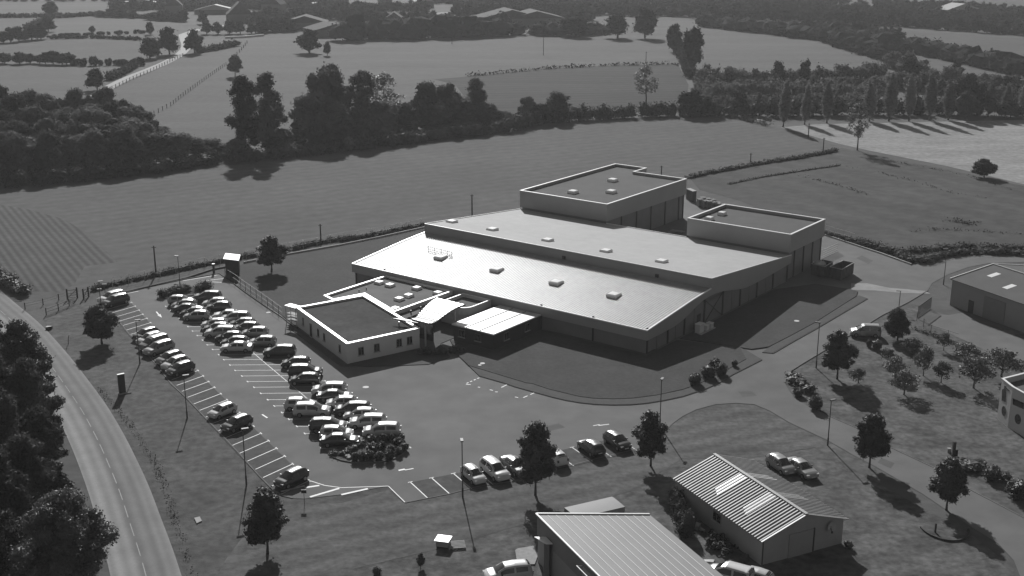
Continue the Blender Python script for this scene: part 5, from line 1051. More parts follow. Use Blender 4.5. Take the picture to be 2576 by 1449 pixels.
def car_meshes(kind):
    L_, W_, tab, ws, rw, sw_ = CT[kind]; w2 = W_ / 2; xs = sorted(set([t[0] for t in tab] + [tab[0][0] + (tab[-1][0] - tab[0][0]) * k / 22 for k in range(23)]))
    def ringp(x):
        zb, zr, rr, bw_, z0 = lerp_tab(tab, x); w_ = w2 * bw_; wr = w2 * rr
        return [(0, z0), (w_ * .86, z0), (w_ * .98, z0 + .14), (w_, .58 if zb > .6 else zb * .85), (w_ * .97, zb), (wr * 1.02, zr - .07 * min(1, (zr - zb) / .2)), (wr * .86, zr - .01), (0, zr + .02)]
    mb = MB(); n = 14
    for x in xs:
        h = ringp(x); ring = h + [(-a, b) for a, b in h[1:-1]][::-1]
        mb.v += [(x, a, b) for a, b in ring]
    for k in range(len(xs) - 1):
        for j in range(n): a = k * n + j; b = k * n + (j + 1) % n; mb.f.append((a, b, b + n, a + n)); mb.m.append(0)
    mb.f.append(tuple(range(n))); mb.m.append(0); mb.f.append(tuple(range((len(xs) - 1) * n, len(xs) * n))); mb.m.append(0)
    body = mb.mesh(kind + '_body', PAINT['white'], smooth=True)
    bm = bmesh.new(); bm.from_mesh(body)
    bm.to_mesh(body); bm.free()
    def top(x, y): 
        h = ringp(x); z7, z6, z5 = h[7][1], h[6][1], h[5][1]; w6, w5 = h[6][0], h[5][0]; y_ = abs(y)
        return z7 + (z6 - z7) * y_ / w6 if y_ < w6 else z6 + (z5 - z6) * (y_ - w6) / (w5 - w6)
    def pane(x0, x1, f0=.95, f1=.95):
        mb = MB(); N_ = 5; g = []
        for i_ in range(4):
            x = x0 + (x1 - x0) * i_ / 3; wr = ringp(x)[5][0] * .94; g.append([(x, -wr + 2 * wr * j / (N_ - 1), top(x, -wr + 2 * wr * j / (N_ - 1))) for j in range(N_)])
        d = Vector(g[3][2]) - Vector(g[0][2]); n_ = Vector((-d.z, 0, d.x)).normalized(); n_ = n_ if n_.z > 0 else -n_; n_ = n_ * .02
        base = 0
        for rw_ in g:
            for p in rw_: mb.v.append(tuple(Vector(p) + n_))
        for i_ in range(3):
            for j in range(N_ - 1): a = i_ * N_ + j; mb.f.append((a, a + 1, a + N_ + 1, a + N_)); mb.m.append(0)
        return mb.mesh('pane', M['glass_car'], smooth=True)
    def side(s):
        mb = MB(); K = 14
        for k in range(K + 1):
            x = sw_[0] + (sw_[1] - sw_[0]) * k / K; h = ringp(x); lo = Vector((x, h[4][0], h[4][1])); hi = Vector((x, h[5][0], h[5][1])); a = lo.lerp(hi, .1); b = lo.lerp(hi, .86)
            if hi.z - lo.z < .16: b = lo.lerp(hi, .3)
            a.y += .014; b.y += .014; a.y *= s; b.y *= s; mb.v += [tuple(a), tuple(b)]
        for k in range(K):
            if k in (6, ): continue
            mb.f.append((2 * k, 2 * k + 1, 2 * k + 3, 2 * k + 2)); mb.m.append(0)
        return mb.mesh('side_window', M['glass_car'])
    wh = MB(); wh.tube([(0, -.1, 0), (0, -.09, 0), (0, .09, 0), (0, .1, 0)], [.27, .315, .315, .27], 20); whm = wh.mesh('tyre', M['tyre'])
    rm = MB(); rm.tube([(0, -.105, 0), (0, .105, 0)], [.2, .2], 12); rmm = rm.mesh('rim', M['rim'])
    fx = tab[-1][0]; rx = tab[0][0]
    hl = MB(); hl.box((0, 0, 0), (.28, .34, .14)); hlm = hl.mesh('headlight', M['lamp_l'])
    tl = MB(); tl.box((0, 0, 0), (.12, .22, .3)); tlm = tl.mesh('taillight', M['tail_l'])
    mi = MB(); mi.box((0, 0, 0), (.12, .2, .13)); mim = mi.mesh('mirror', M['column'])
    pt = MB(); pt.box((0, 0, 0), (.03, .5, .11)); ptm = pt.mesh('number_plate', M['roof_w'])
    sr = MB(); x0_, x1_ = -.75, .1
    sr.solid([(x0_, -.4, top(x0_, .4) + .012), (x1_, -.4, top(x1_, .4) + .012), (x1_, .4, top(x1_, .4) + .012), (x0_, .4, top(x0_, .4) + .012)], [(0, 1, 2, 3)])
    return dict(body=body, ws=pane(*ws), rw=pane(*rw), sl=side(1), sr=side(-1), tyre=whm, rim=rmm, hl=hlm, tl=tlm, mi=mim, pt=ptm, roofw=sr.mesh('roof_window', M['glass_car']),
                wx=(L_ * .315, -L_ * .31), wy=w2 - .085, fx=fx, rx=rx, w2=w2, ringp=ringp, sw=sw_)
for k in CT: CARM[k] = car_meshes(k)
BODY = {}
def car(kind, paint, pos, heading, label, group, sunroof=False, scale=1.0):
    c = CARM[kind]; key = (kind, paint)
    if key not in BODY: b = c['body'].copy(); b.materials.clear(); b.materials.append(PAINT[paint]); BODY[key] = b
    t = thing('parked_car', label, 'car', (pos.x, pos.y, .045), heading, group); t.scale = (scale,) * 3
    obj('body', BODY[key], t); obj('windscreen', c['ws'], t); obj('rear_window', c['rw'], t); obj('side_window', c['sl'], t); obj('side_window', c['sr'], t)
    if sunroof: obj('roof_window', c['roofw'], t)
    for x in c['wx']:
        for s in (1, -1):
            w_ = obj('wheel', c['tyre'], t); w_.location = (x, s * (c['wy'] + .02), .315); obj('rim', c['rim'], w_)
    for s in (1, -1):
        o = obj('headlight', c['hl'], t); o.location = (c['fx'] - .2, s * c['w2'] * .68, .66 if kind != 'estate' else .74)
        o = obj('taillight', c['tl'], t); o.location = (c['rx'] + .05, s * c['w2'] * .74, .82 if kind != 'van' else .95)
        o = obj('mirror', c['mi'], t); o.location = (c['ws_x'] if 'ws_x' in c else c['sw'][1] - .1, s * (c['w2'] * 1.0 + .02), 1.0)
    o = obj('number_plate', c['pt'], t); o.location = (c['fx'] + .0, 0, .42)
    o = obj('number_plate', c['pt'], t); o.location = (c['rx'] - .0, 0, .55)
    return t
GW = 'cars nosed to the kerb in the left row'; hW = math.atan2(dW.y, dW.x)
def wcar(i_, kind, paint, label, setin=.45, **k):
    m_ = (WT[i_] + WT[i_ + 1]) / 2; L_ = CT[kind][0]; car(kind, paint, m_ + dW * (setin + L_ / 2), hW, label, GW, **k)
wcar(0, 'estate', 'white', 'white estate car in the left row nearest the field gate')
wcar(1, 'estate', 'black', 'black car beside the white estate at the top of the left row')
wcar(9, 'hatch', 'dark', 'dark hatchback at the far end of the middle group in the left row', .7)
wcar(10, 'hatch', 'white', 'white roofed pale car, second of the middle group in the left row', .7)
wcar(11, 'van', 'grey', 'grey boxy car between two pale cars in the left row', .7)
wcar(12, 'estate', 'silver', 'silver car with bright roof before the two bay gap of the left row', .5)
wcar(14, 'hatch', 'grey', 'grey car just after the gap in the left row', .6)
wcar(15, 'hatch', 'white', 'white hatchback between grey and dark cars in the left row', .4)
wcar(16, 'hatch', 'black', 'dark hatchback at the near end of the middle group in the left row', .5)
def nearest(r_, x, y):
    p = G(r_, x, y); d = [(p - q).length for q in WT]; return d.index(min(d))
i1 = nearest('7', 1762, 170); wcar(i1, 'hatch', 'white', 'small white hatchback alone with a black car near the left lamp', .3, scale=.93)
i2 = nearest('7', 1862, 268); wcar(i2, 'hatch', 'black', 'black hatchback next to the small white one by the left lamp', .1)
i3 = nearest('7', 2275, 667); wcar(i3, 'hatch', 'black', 'black hatchback alone by the painted hatching', .1)
GS = 'cars in the lower row'; hS = math.atan2(dS.y, dS.x)
def scar(i_, kind, paint, label, rev=False, setin=.2, **k):
    m_ = (S_T[i_] + S_T[i_ + 1]) / 2; L_ = CT[kind][0]; car(kind, paint, m_ + dS * (setin + L_ / 2), hS + (math.pi if rev else 0), label, GS, **k)
scar(2, 'hatch', 'white', 'white hatchback with black roof window in the lower row', False, .35, sunroof=True, scale=.93)
scar(3, 'estate', 'white', 'white estate facing the camera in the lower row', False, .1)
scar(4, 'saloon', 'grey', 'grey car half hidden behind the street tree', False, .1)
scar(6, 'hatch', 'white', 'white car seen from behind right of the street tree', True, .3)
scar(8, 'hatch', 'black', 'black hatchback seen from behind in the lower row', True, .1)
scar(10, 'hatch', 'black', 'black car facing the camera at the right end of the lower row', False, .1)
GC = 'cars in the double row of the car park'
def ccar(r_, x, y, kind, paint, right, label, **k):
    g = G(r_, x, y); car(kind, paint, Vector((g.x, g.y + CT[kind][1] / 2 - .1, 0)), (0 if right else math.pi) + R(rnd.uniform(-1.2, 1.2)) + R(1.3), label, GC, **k)
for a in [('A', 390, 550, 'hatch', 'silver', 1, 'pale car nosed inwards, first in the left half of the double row'), ('A', 450, 632, 'hatch', 'silver', 0, 'silver car second in the left half of the double row'), ('A', 530, 708, 'saloon', 'black', 1, 'black low car third in the left half of the double row'),
          ('A', 625, 785, 'hatch', 'black', 0, 'black car with bright bonnet behind the small white hatchback'), ('A', 688, 852, 'hatch', 'silver', 0, 'small pale hatchback beside the first empty left bays of the double row'),
          ('A', 1035, 1012, 'hatch', 'white', 0, 'white car opening the second left group of the double row'), ('A', 1075, 1092, 'hatch', 'dark', 0, 'dark car behind the white estate in the second left group'), ('A', 1150, 1178, 'estate', 'white', 0, 'long white estate in the second left group'),
          ('A', 1320, 1268, 'hatch', 'dark', 0, 'dark car right after the long white estate'), ('A', 1425, 1365, 'hatch', 'dark', 0, 'dark hatchback beside the white saloon'), ('A', 1465, 1462, 'saloon', 'white', 0, 'white saloon at the near end of the second left group'),
          ('A', 895, 480, 'estate', 'black', 0, 'dark car closest to the shrub island'), ('A', 1045, 598, 'hatch', 'white', 0, 'white car between two dark cars at the top of the right half'), ('A', 1120, 672, 'hatch', 'black', 0, 'black hatchback before the gap at the top of the right half'),
          ('A', 1290, 832, 'saloon', 'white', 0, 'long white car just after the gap in the right half'), ('A', 1440, 893, 'estate', 'silver', 0, 'silver estate next to the long white car'), ('A', 1575, 1000, 'hatch', 'dark', 0, 'dark car next to the silver estate'), ('A', 1650, 1080, 'hatch', 'dark', 0, 'dark car behind the silver hatchback of the right half'),
          ('A', 1820, 1178, 'hatch', 'silver', 0, 'silver hatchback with round rear in the right half'), ('A', 1965, 1358, 'hatch', 'silver', 0, 'white compact car alone before the long gap'), ('C', 303, 378, 'estate', 'black', 0, 'black estate on its own nearest the office corner side'),
          ('C', 582, 572, 'hatch', 'black', 0, 'black hatchback first of the three dark cars'), ('C', 750, 725, 'estate', 'black', 1, 'black van like car nosed to the office, middle of the three dark cars'), ('C', 738, 858, 'hatch', 'black', 0, 'black hatchback with pale rims, last of the three dark cars'),
          ('C', 1160, 1045, 'estate', 'white', 0, 'white estate heading the lower right group'), ('C', 1260, 1150, 'saloon', 'black', 1, 'black saloon nosed right in the lower right group'), ('C', 1372, 1272, 'hatch', 'white', 0, 'white hatchback third in the lower right group'), ('C', 1560, 1392, 'estate', 'dark', 0, 'dark estate in the lower right group'),
          ('D', 1412, 468, 'hatch', 'white', 0, 'white hatchback fifth in the lower right group'), ('D', 1548, 602, 'estate', 'white', 0, 'white estate next to last in the lower right group'), ('D', 1790, 755, 'estate', 'white', 0, 'large white estate above the shrub balls'),
          ('C', 660, 1298, 'hatch', 'white', 1, 'white hatchback facing right, first of the lower left group'), ('C', 860, 1408, 'estate', 'white', 1, 'white estate facing right, second of the lower left group'), ('D', 872, 668, 'estate', 'black', 1, 'black estate facing right in the lower left group'),
          ('D', 1010, 790, 'hatch', 'white', 1, 'white hatchback between two black cars of the lower left group'), ('D', 1072, 915, 'saloon', 'black', 1, 'black saloon beside the front planting island')]:
    ccar(*a)
g = G('6', 1385, 1100); car('van', 'silver', Vector((g.x, g.y + .8, 0)), math.pi - .12, 'small silver minivan parked on the side road by the bush', None)
a1 = G('L', 1330, 380); a2 = G('L', 1700, 400)
dL = (G('L', 1790, 440) - G('L', 1510, 250)).normalized()
car('hatch', 'silver', G('L', 1425, 300), math.atan2(dL.y, dL.x), 'pale car mostly hidden behind the corrugated shed roof', None)
car('saloon', 'silver', G('L', 1705, 345), math.atan2(dL.y, dL.x), 'grey saloon parked on the grass right of the shed', None)
car('estate', 'white', G('8', 1255, 1475), math.pi + .25, 'white car cut by the lower picture edge on the worn grass', None)
car('van', 'white', G('9', 350, 1490), 2.6, 'pale van cut by the lower edge beside the tyre heap', None)
car('hatch', 'white', G('9', 520, 1500), 2.6, 'white car roof at the lower edge right of the pale van', None)

# ------------------------------------------------------------------ street lamps and poles
def lampset(L):
    h = 6.2
    m1 = MB(); m1.tube([(0, 0, 0), (0, 0, 1.0), (0, 0, 1.05), (0, 0, h)], [.1, .1, .065, .05], 10); pm = m1.mesh('post', M['pole'])
    m2 = MB(); m2.box((.25, 0, h + .02), (.75, .3, .14)); hm = m2.mesh('lamp_head', M['pole'])
    m3 = MB(); m3.box((.3, 0, h - .06), (.5, .22, .03)); gm = m3.mesh('lens', M['lamp_l'])
    for r_, x, yb, yt, rz, lab in L:
        p = G(r_, x, yb); hh = rise(p, uv(r_, x, yt)[1]); t = thing('street_lamp', lab, 'street lamp', p, rz, 'street lamps'); t.scale = (1, 1, hh / h)
        obj('post', pm, t); hd = obj('lamp_head', hm, t); obj('lens', gm, hd)
lampset([('X', 352, 915, 806, .4, 'lamp at the left kerb beside the middle car group'), ('X', 471, 1052, 945, .4, 'lamp at the left kerb above the small white hatchback'), ('X', 620, 1220, 1080, .4, 'lamp at the left kerb beside the black hatchback'), ('X', 1164, 1251, 1110, 1.7, 'lamp on the lower verge by the white hatchback'),
         ('X', 1660, 1072, 955, 1.2, 'lamp rising behind the right street tree'), ('X', 2053, 926, 812, 2.6, 'lamp on the lawn edge opposite the minivan'), ('X', 2082, 1121, 1007, .5, 'lamp on the verge behind the parked grey saloon'), ('4', 1360, 718, 485, 2.8, 'lamp in the shrub island at the head of the rows'),
         ('4', 765, 875, 675, .3, 'lamp beside the white estate at the field gate'), ('6', 1968, 700, 430, 3.0, 'lamp at the far turning road'), ('6', 1630, 890, 748, 2.8, 'lamp half hidden behind the dark evergreen bush')])
for r_, x, yb, yt, lab in [('4', 1178, 622, 405, 'utility pole in the big field left of the shelter'), ('4', 2422, 372, 240, 'utility pole in the big field right of the round tree'), ('5', 987, 178, 18, 'utility pole in the big field left of the notched block'), ('2', 2415, 1325, 1250, 'utility pole just beyond the notched block'), ('3', 511, 1240, 1155, 'utility pole by the weedy track'),
                            ('3', 1060, 1140, 1040, 'utility pole near the end of the track'), ('3', 948, 1030, 930, 'utility pole at the pale field edge'), ('2', 1525, 418, 280, 'utility pole in the middle of the hill meadow'), ('2', 835, 333, 190, 'utility pole before the long top hedge'), ('2', 2298, 492, 390, 'utility pole above the slender airy tree')]:
    p = G(r_, x, yb); h = rise(p, uv(r_, x, yt)[1]); mb = MB(); mb.tube([(0, 0, 0), (0, 0, h)], [.16, .11], 8); mb.bar((-.4, 0, h - .3), (.4, 0, h - .3), .1); o = mb.build('utility_pole', M['wood_d']); o.location = p; tag(o, lab, 'utility pole', 'utility poles in the fields')

# ------------------------------------------------------------------ fences
def fence(name, label, P, h, step, pw, pm, rails, rm, mesh_=None):
    t = thing(name, label, 'fence', P[0]); o0 = P[0]; pmesh = MB().box((0, 0, h / 2), (pw, pw, h)).mesh('post', pm)
    tot = 0; acc = 0; n_ = 0
    for a_, b_ in zip(P, P[1:]):
        L_ = (b_ - a_).length; k = -acc % step
        while k < L_ and n_ < 99:
            q = obj('post', pmesh, t); q.location = a_ + (b_ - a_) * (k / L_) - o0; k += step; n_ += 1
        acc = (acc + L_) % step
    for z in rails:
        mb = MB()
        for a_, b_ in zip(P, P[1:]): mb.bar(a_ - o0 + Vector((0, 0, z)), b_ - o0 + Vector((0, 0, z)), .03 if rm is not M['wood'] else .08)
        mb.build('rail', rm, t)
    return t
fence('wooden_fence', 'wooden post and rail fence beside the pale farm road', GP('1', [(818, 690), (1000, 602), (1160, 532), (1300, 462), (1390, 420)]), 1.4, 5.2, .22, M['wood'], (.6, 1.2), M['wood'])
fence('post_fence', 'long line of fence posts crossing the left meadow', GP('1', [(1130, 885), (1290, 800), (1400, 712), (1560, 595), (1710, 490)]), 1.4, 5.0, .18, M['wood_d'], (1.1,), M['wood_d'])
fence('post_fence', 'post fence continuing beyond the lollipop tree', GP('1', [(1790, 415), (1830, 370), (1870, 320)]), 1.5, 12, .3, M['wood_d'], (1.1,), M['wood_d'])
fence('wire_fence', 'pale wire fence along the field side of the car park', GP('4', [(850, 722), (1040, 680), (1210, 640), (1390, 600), (1550, 562), (1690, 535)]), 1.7, 3.0, .06, M['fence_w'], (1.68, .9), M['pole'])
fence('wire_fence', 'wire fence running from the shelter to the hall corner', GP('4', [(1860, 512), (2150, 455), (2576, 372)]) + GP('5', [(300, 325), (640, 258)]), 1.7, 3.0, .06, M['fence_w'], (1.68, .9), M['pole'])
fence('mesh_fence', 'mesh fence between car park and office lawn', GP('4', [(1700, 640), (1780, 692), (1850, 745), (1980, 835), (2130, 945)]), 1.6, 2.5, .07, M['pole'], (1.58, .8, .1), M['pole'])
fence('wire_fence', 'fence beyond the smaller block', GP('K', [(335, 232), (430, 262), (515, 288), (600, 312), (665, 335)]), 1.9, 3.5, .07, M['fence_w'], (1.85, 1.0, .1), M['fence_w'])
fence('wire_fence', 'low post fence across the orchard edge', GP('K', [(1370, 1210), (1520, 1350), (1830, 1450)]) , 1.4, 3.0, .07, M['pole'], (1.3,), M['pole'])
fence('wooden_fence', 'timber rail fence left of the field gate', GP('4', [(350, 930), (430, 900), (510, 865), (580, 835)]), 1.2, 2.6, .12, M['wood_d'], (.5, 1.0), M['wood'])
fence('wooden_fence', 'old timber fence along the crop field by the road', GP('4', [(190, 885), (340, 850), (500, 800)]), 1.1, 3.0, .12, M['wood_d'], (.5, .9), M['wood_d'])
def gate(label, p, q, h):
    t = thing('field_gate', label, 'gate', p); d = q - p; mb = MB()
    for z in (.25, .6, .95, h): mb.bar(Vector((0, 0, z)), d + Vector((0, 0, z)), .07)
    mb.bar(Vector((0, 0, .25)), d + Vector((0, 0, h)), .07); mb.build('gate_leaf', M['wood_d'], t)
    for e_ in (Vector((0, 0, 0)), d): MB().box((e_.x, e_.y, h * .6), (.2, .2, h * 1.25)).build('post', M['wood_d'], t)
gate('wide timber field gate, left of the two beside the road', G('4', 510, 812), G('4', 585, 800), 1.5)
gate('narrow timber gate, right of the two near the white estate', G('4', 632, 806), G('4', 670, 790), 1.4)
# white mesh panel fence by the skips
t = thing('panel_fence', 'pale mesh panel standing beside the smaller block', 'fence panel', (0, 0, 0))
p, q = G('K', 300, 515), G('K', 478, 432); mb = MB()
for z in (.1, .5, .9, 1.3, 1.7): mb.bar(p + Vector((0, 0, z)), q + Vector((0, 0, z)), .05)
n_ = 16
for k in range(n_ + 1): c = p.lerp(q, k / n_); mb.bar(c, c + Vector((0, 0, 1.75)), .05)
mb.build('mesh', M['roof_w'], t)
# sliding gate near workshop
t = thing('sliding_gate', 'dark barred sliding gate before the workshop forecourt', 'gate', (0, 0, 0)); p, q = G('K', 1380, 1180), G('K', 1525, 1075); mb = MB()
for z in (.15, 2.0): mb.bar(p + Vector((0, 0, z)), q + Vector((0, 0, z)), .1)
for k in range(15): c = p.lerp(q, k / 14); mb.bar(c + Vector((0, 0, .15)), c + Vector((0, 0, 2.0)), .07)
mb.build('gate_leaf', M['column'], t)

# ------------------------------------------------------------------ skips, pallets, boxes, tyres, small things
def skip(P4, h, label, m_=M['rust'], ribs=True, name='skip'):
    c = sum(P4, Vector()) / 4; P = [p - c for p in P4]; t = thing(name, label, 'skip', (c.x, c.y, 0)); mb = MB(); th = .12
    inn = [p * .93 for p in P]
    for k in range(4):
        j = (k + 1) % 4; mb.solid([(P[k].x, P[k].y, .15), (P[j].x, P[j].y, .15), (inn[j].x, inn[j].y, .15), (inn[k].x, inn[k].y, .15), (P[k].x, P[k].y, h), (P[j].x, P[j].y, h), (inn[j].x, inn[j].y, h), (inn[k].x, inn[k].y, h)], [(0, 1, 5, 4), (2, 3, 7, 6), (4, 5, 6, 7), (3, 2, 1, 0)])
    mb.prism([(p.x, p.y) for p in inn], .15, .3)
    mb.build('container_shell', m_, t)
    mb = MB()
    for k in range(4): j = (k + 1) % 4; mb.bar(Vector((P[k].x, P[k].y, h)), Vector((P[j].x, P[j].y, h)), .12)
    mb.build('rim_rail', M['k_wall'], t)
    for k in (0, 1, 2, 3):
        j = (k + 1) % 4
        for s_ in (.15, .38, .62, .85): c2 = P[k].lerp(P[j], s_); MB().bar((c2.x * 1.02, c2.y * 1.02, .15), (c2.x * 1.02, c2.y * 1.02, h - .08), .1).build('rib', m_, t)
    return t
zk = 2.1
skip([G('K', *p, zk) * 1 for p in [(530, 630), (668, 553), (545, 530), (395, 600)]], zk, 'open empty skip, right one of the two beside the hall')
s2 = [G('K', *p, zk) for p in [(335, 600), (430, 545), (310, 520), (190, 565)]]
skip(s2, zk, 'skip heaped with pale waste, left one of the two beside the hall')
c = sum(s2, Vector()) / 4
o = obj('waste_heap', leaf_mesh('waste', [(0, 0, 0, 1.0, .7, .35), (.5, .2, .05, .6, .5, .3)], 300, .3, 3, M['roof_w'], .95)); o.location = (c.x - .6, c.y, 1.9); tag(o, 'pale heap of waste on the left skip', 'waste')
cb = [G('M', *p, 2.4) for p in [(625, 475), (700, 508), (748, 500)]]
mb = MB(); d = (cb[1] - cb[0]); mb.prism([(cb[0].x, cb[0].y), (cb[1].x, cb[1].y), (cb[2].x, cb[2].y), ((cb[0] + cb[2] - cb[1]).x, (cb[0] + cb[2] - cb[1]).y)], 0, 2.3); 
t = thing('storage_container', 'dark container with pale roof behind the notched block', 'container', (0, 0, 0)); mb.build('body', M['rust'], t)
mb = MB(); mb.prism([(cb[0].x, cb[0].y), (cb[1].x, cb[1].y), (cb[2].x, cb[2].y), ((cb[0] + cb[2] - cb[1]).x, (cb[0] + cb[2] - cb[1]).y)], 2.31, 2.4); mb.build('roof', M['concrete'], t)
# pallets
def pallet_mesh():
    mb = MB()
    for k in range(6): mb.box((0, -.5 + k * .2, .13), (1.2, .12, .025))
    for x in (-.55, 0, .55): mb.box((x, 0, .06), (.1, 1.1, .1))
    return mb.mesh('pallet', M['stone'])
pm_ = pallet_mesh(); PG = 'pallets stacked behind the smaller block'
for si, (x, y, n_, rz) in enumerate([(790, 690, 11, .3), (850, 700, 10, .4), (900, 705, 10, .2), (950, 710, 9, .5), (1000, 712, 7, .1), (1060, 712, 6, .6), (1120, 700, 4, .3), (1170, 690, 2, .2), (820, 670, 11, 0), (880, 675, 10, .2), (940, 680, 9, .3), (1010, 690, 6, .4)]):
    p = G('M', x, y)
    for k in range(n_):
        o = obj('pallet', pm_); o.location = (p.x + rnd.uniform(-.06, .06), p.y + rnd.uniform(-.06, .06), .05 + k * .15); o.rotation_euler = (0, 0, rz + rnd.uniform(-.05, .05))
        tag(o, 'pale wooden pallet of the stacks in the yard behind the smaller block', 'pallet', PG)
for k in range(5):
    p = G('M', 440 + k * 30, 1010 - (k % 2) * 10); o = obj('pallet', pm_); o.location = (p.x, p.y, .05 + (k % 3) * .16); o.rotation_euler = (rnd.uniform(-.1, .1), rnd.uniform(-.1, .1), k); tag(o, 'pallet lying loose between the two blocks', 'pallet', 'loose pallets between the blocks')
# white cabinets by the hall's right wall
for k, (x, y, w_, h_) in enumerate([(125, 1068, 1.3, 1.35), (172, 1050, .8, .8), (205, 1035, .8, .8)]):
    p = G('6', x, y); t = thing('cabinet', ['tall pale cabinet by the right wall of the hall', 'low pale cabinet, middle of the three by the wall', 'low pale cabinet nearest the hall door'][k], 'cabinet', p, ROT)
    MB().box((0, 0, h_ / 2 + .2), (.8, w_, h_)).build('case', M['roof_w'], t); MB().box((0, 0, h_ + .23), (.9, w_ + .1, .06)).build('lid', M['white_metal'], t)
sheet('slab', GP('6', [(110, 1080), (220, 1020), (250, 1035), (140, 1090)]), .19, M['concrete'], thick=.05)
# totem sign by the road, small sign, hive box, slabs
p = G('7', 925, 75); t = thing('totem_sign', 'dark upright totem sign on the lawn beside the road', 'sign', p, .6)
MB().box((0, 0, 1.45), (.85, .3, 2.5)).build('panel', M['column'], t); MB().box((0, 0, .1), (1.0, .45, .2)).build('plinth', M['concrete'], t); MB().box((0, 0, 2.74), (.9, .34, .08)).build('cap', M['clad'], t)
p = G('7', 2298, 905); t = thing('small_sign', 'small dark sign on a thin post beside the hatched corner', 'sign', p, 0)
MB().tube([(0, 0, 0), (0, 0, 1.6)], [.03, .03]).build('post', M['pole'], t); MB().box((0, -.04, 1.45), (.55, .04, .4)).build('plate', M['column'], t)
p = (G('8', 720, 1240) + G('8', 815, 1252)) / 2; t = thing('hive_box', 'small pale box with overhanging lid on the worn grass', 'box', p + Vector((0, .6, 0)), -.25)
MB().box((0, 0, .45), (1.2, 1.0, .6)).build('box_body', M['shed_wall'], t); MB().box((0, 0, .8), (1.45, 1.3, .09)).build('lid', M['white_metal'], t)
for x in (-.5, .5): MB().box((x, 0, .09), (.12, .9, .18)).build('foot', M['wood_d'], t)
p = G('8', 870, 1225); o = obj('pallet', pm_); o.location = p; o.scale = (1.4, 1.3, 1.6); o.rotation_euler = (0, 0, .15); tag(o, 'pale pallet lying right of the lidded box', 'pallet')
sheet('slab', GP('8', [(1312, 1262), (1330, 1250), (1450, 1230), (1480, 1310), (1460, 1368), (1330, 1370)]), .02, M['stone'], thick=.12)
sheet('manhole_slab', GP('7', [(1466, 1018), (1508, 1008), (1524, 1040), (1485, 1058)]), .01, M['concrete'], thick=.12)
def cover(r_, x, y, rad, k):
    p = G(r_, x, y); mb = MB(); mb.tube([(0, 0, 0), (0, 0, .03)], [rad, rad], 16); o = mb.build('manhole_cover', M['roof_w'], kind='structure'); o.location = (p.x, p.y, .045 + k)
cover('8', 185, 27, .42, 0); cover('5', 1065, 1305, .35, .17); cover('5', 1045, 1318, .25, .17); cover('6', 860, 983, .4, .16); cover('4', 2025, 912, .35, 0)
# tyre heap
tm = bpy.data.meshes.new('tyre_ring'); bm = bmesh.new(); NS, NT = 18, 8; vv = []
for i_ in range(NS):
    for j in range(NT):
        a = 2 * math.pi * i_ / NS; b = 2 * math.pi * j / NT; rr_ = .27 + .1 * math.cos(b); vv.append(bm.verts.new((rr_ * math.cos(a), rr_ * math.sin(a), .09 * math.sin(b))))
for i_ in range(NS):
    for j in range(NT): bm.faces.new([vv[i_ * NT + j], vv[((i_ + 1) % NS) * NT + j], vv[((i_ + 1) % NS) * NT + (j + 1) % NT], vv[i_ * NT + (j + 1) % NT]])
bm.to_mesh(tm); bm.free(); tm.materials.append(M['tyre']); tm.polygons.foreach_set('use_smooth', [True] * len(tm.polygons))
for k in range(46):
    x = rnd.gauss(270, 60); y = 1230 + (x - 270) * .55 + rnd.gauss(0, 38); p = G('9', x, y); o = obj('tyre', tm); o.location = (p.x, p.y, .12 + rnd.random() * .55); s_ = rnd.uniform(.8, 1.15); o.scale = (s_, s_, s_); o.rotation_euler = (rnd.uniform(-.7, .7), rnd.uniform(-.7, .7), rnd.random() * 6); tag(o, 'used black tyre in the heap beside the corrugated shed', 'tyre', 'tyres heaped beside the shed')
for k, (x, y, w_, d_, h_) in enumerate([(68, 1095, .35, .35, .35), (110, 1090, .9, .6, .5), (145, 1110, .7, .3, .3), (200, 1340, 1.0, .5, .12), (235, 1130, .5, .5, .12)]):
    p = G('9', x, y); mb = MB(); mb.prism([(-w_ / 2, -d_ / 2), (w_ / 2, -d_ / 2 * .7), (w_ / 2 * .9, d_ / 2), (-w_ / 2 * .8, d_ / 2 * .8)], 0, [h_, h_ * .8, h_, h_ * .7]); o = mb.build('scrap_piece', M['roof_w'] if k in (0, 3) else M['concrete']); o.location = p; o.rotation_euler = (0, 0, k); tag(o, ['bright white scrap at the back of the shed yard', 'grey crumpled scrap beside the bright white one', 'thin grey scrap board in the shed yard', 'white sheet lying at the near end of the tyre heap', 'small pale crate among the tyres'][k], 'scrap')
# wooden post, ring planter, concrete blocks
p = G('J', 930, 930); t = thing('wooden_post', 'thick wooden post beside the flat spreading shrub', 'post', p); MB().box((0, 0, .95), (.32, .32, 1.9)).build('shaft', M['wood_d'], t); MB().box((.35, .3, .4), (.5, .2, .8)).build('side_board', M['wood_d'], t)
p = G('J', 885, 880); mb = MB(); mb.box((0, 0, .25), (.4, .4, .5)); o = mb.build('post_box', M['stone']); o.location = p; tag(o, 'small pale box left of the wooden post', 'box')
ringP = []
for k in range(15):
    a = math.pi * (1.0 + .95 * k / 14); c = G('9', 1970, 1085); ringP.append(Vector((c.x + 2.35 * math.cos(a) , c.y + 3.0 * math.sin(a) * .95, 0)))
mb = MB()
for a_, b_ in zip(ringP, ringP[1:]): mb.bar(a_ - ringP[0] + Vector((0, 0, .1)), b_ - ringP[0] + Vector((0, 0, .1)), .12, .2)
t = thing('curved_border', 'curved dark timber border around a stake at lower right', 'border', ringP[0]); mb.build('curb', M['wood_d'], t); c = G('9', 1905, 1120) - ringP[0]
MB().box((c.x, c.y, .5), (.16, .16, 1.0)).build('stake', M['wood_d'], t)
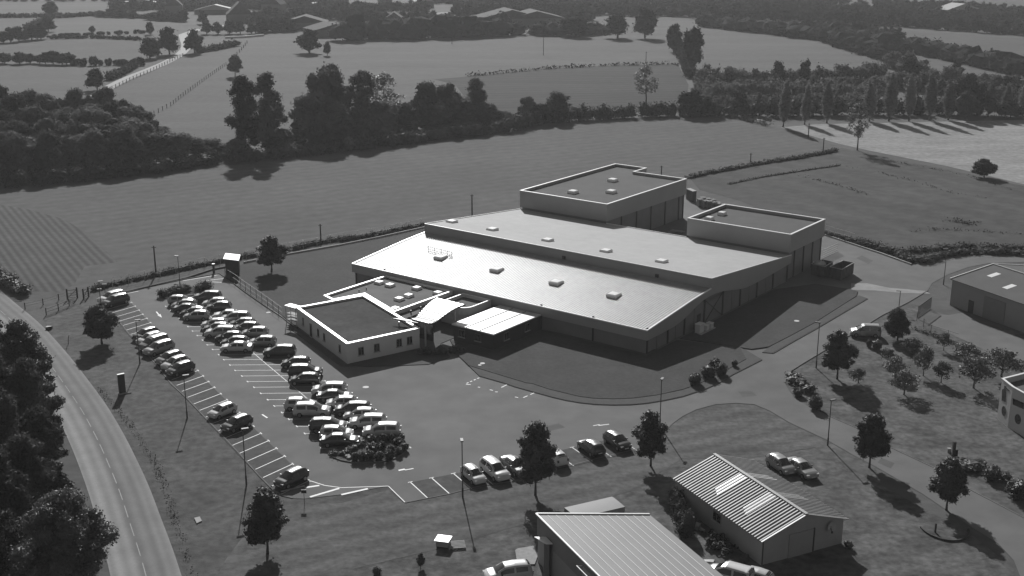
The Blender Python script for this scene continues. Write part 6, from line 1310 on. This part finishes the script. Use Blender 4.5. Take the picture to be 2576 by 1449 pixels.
p = G('4', 515, 1150); t = thing('marker_post', 'thin leaning marker post on the verge left of the small tree', 'post', p); MB().tube([(0, 0, 0), (.1, 0, .9), (.25, 0, 1.4)], [.06, .05, .05]).build('stake', M['wood_d'], t)
p = G('4', 370, 1035); o = MB().prism([(-.4, -.3), (.4, -.25), (.45, .3), (-.35, .25)], 0, [.4, .5, .4, .45]).build('utility_box', M['column']); o.location = p; tag(o, 'dark low box on the verge near the field gate', 'box')
for k, (x, y) in enumerate([(1613, 520), (1625, 555)]):
    p = G('4', x, 640); 
p = G('4', 1615, 612); t = thing('access_terminal', 'dark terminal post at the corner of the car park', 'terminal', p); MB().box((0, 0, .8), (.35, .3, 1.6)).build('cabinet', M['column'], t); MB().box((0, 0, 1.65), (.45, .4, .1)).build('cap', M['clad'], t)
for k, (x, y, lab) in enumerate([(320, 800, 'signpost with pale plate beside the white estate bonnet'), (480, 640, 'shorter signpost with pale plate behind the white estate')]):
    p = G('E', x, y); t = thing('sign_post', lab, 'sign', p, .2); MB().tube([(0, 0, 0), (0, 0, 2.2)], [.05, .05]).build('post', M['pole'], t); MB().box((0, 0, 2.2), (.7, .3, .18)).build('plate', M['concrete'], t)
# motorcycle-free; roof services pile by the wing's left corner
p = HW(50.6, -12.5); t = thing('garden_bench', 'dark metal rack standing at the left corner of the wing', 'rack', p, ROT); mb = MB()
for x in (-.9, 0, .9): mb.bar((x, 0, 0), (x, 0, 1.4), .07)
for z in (.4, .9, 1.35): mb.bar((-.9, 0, z), (.9, 0, z), .07)
mb.build('frame', M['column'], t)
t.name = 'metal_rack'

# ------------------------------------------------------------------ haze
hz = bpy.data.materials.new('air haze'); hz.use_nodes = True; n = hz.node_tree.nodes; n.remove(n['Principled BSDF']); pv = n.new('ShaderNodeVolumePrincipled')
pv.inputs['Color'].default_value = (.9, .9, .9, 1); pv.inputs['Density'].default_value = .00015; pv.inputs['Anisotropy'].default_value = .2
hz.node_tree.links.new(pv.outputs[0], n['Material Output'].inputs['Volume'])
mb = MB(); mb.prism([(-3600, -500), (3600, -500), (3600, 5100), (-3600, 5100)], -1.0, 62.0); o = mb.build('haze', hz); o['kind'] = 'stuff'
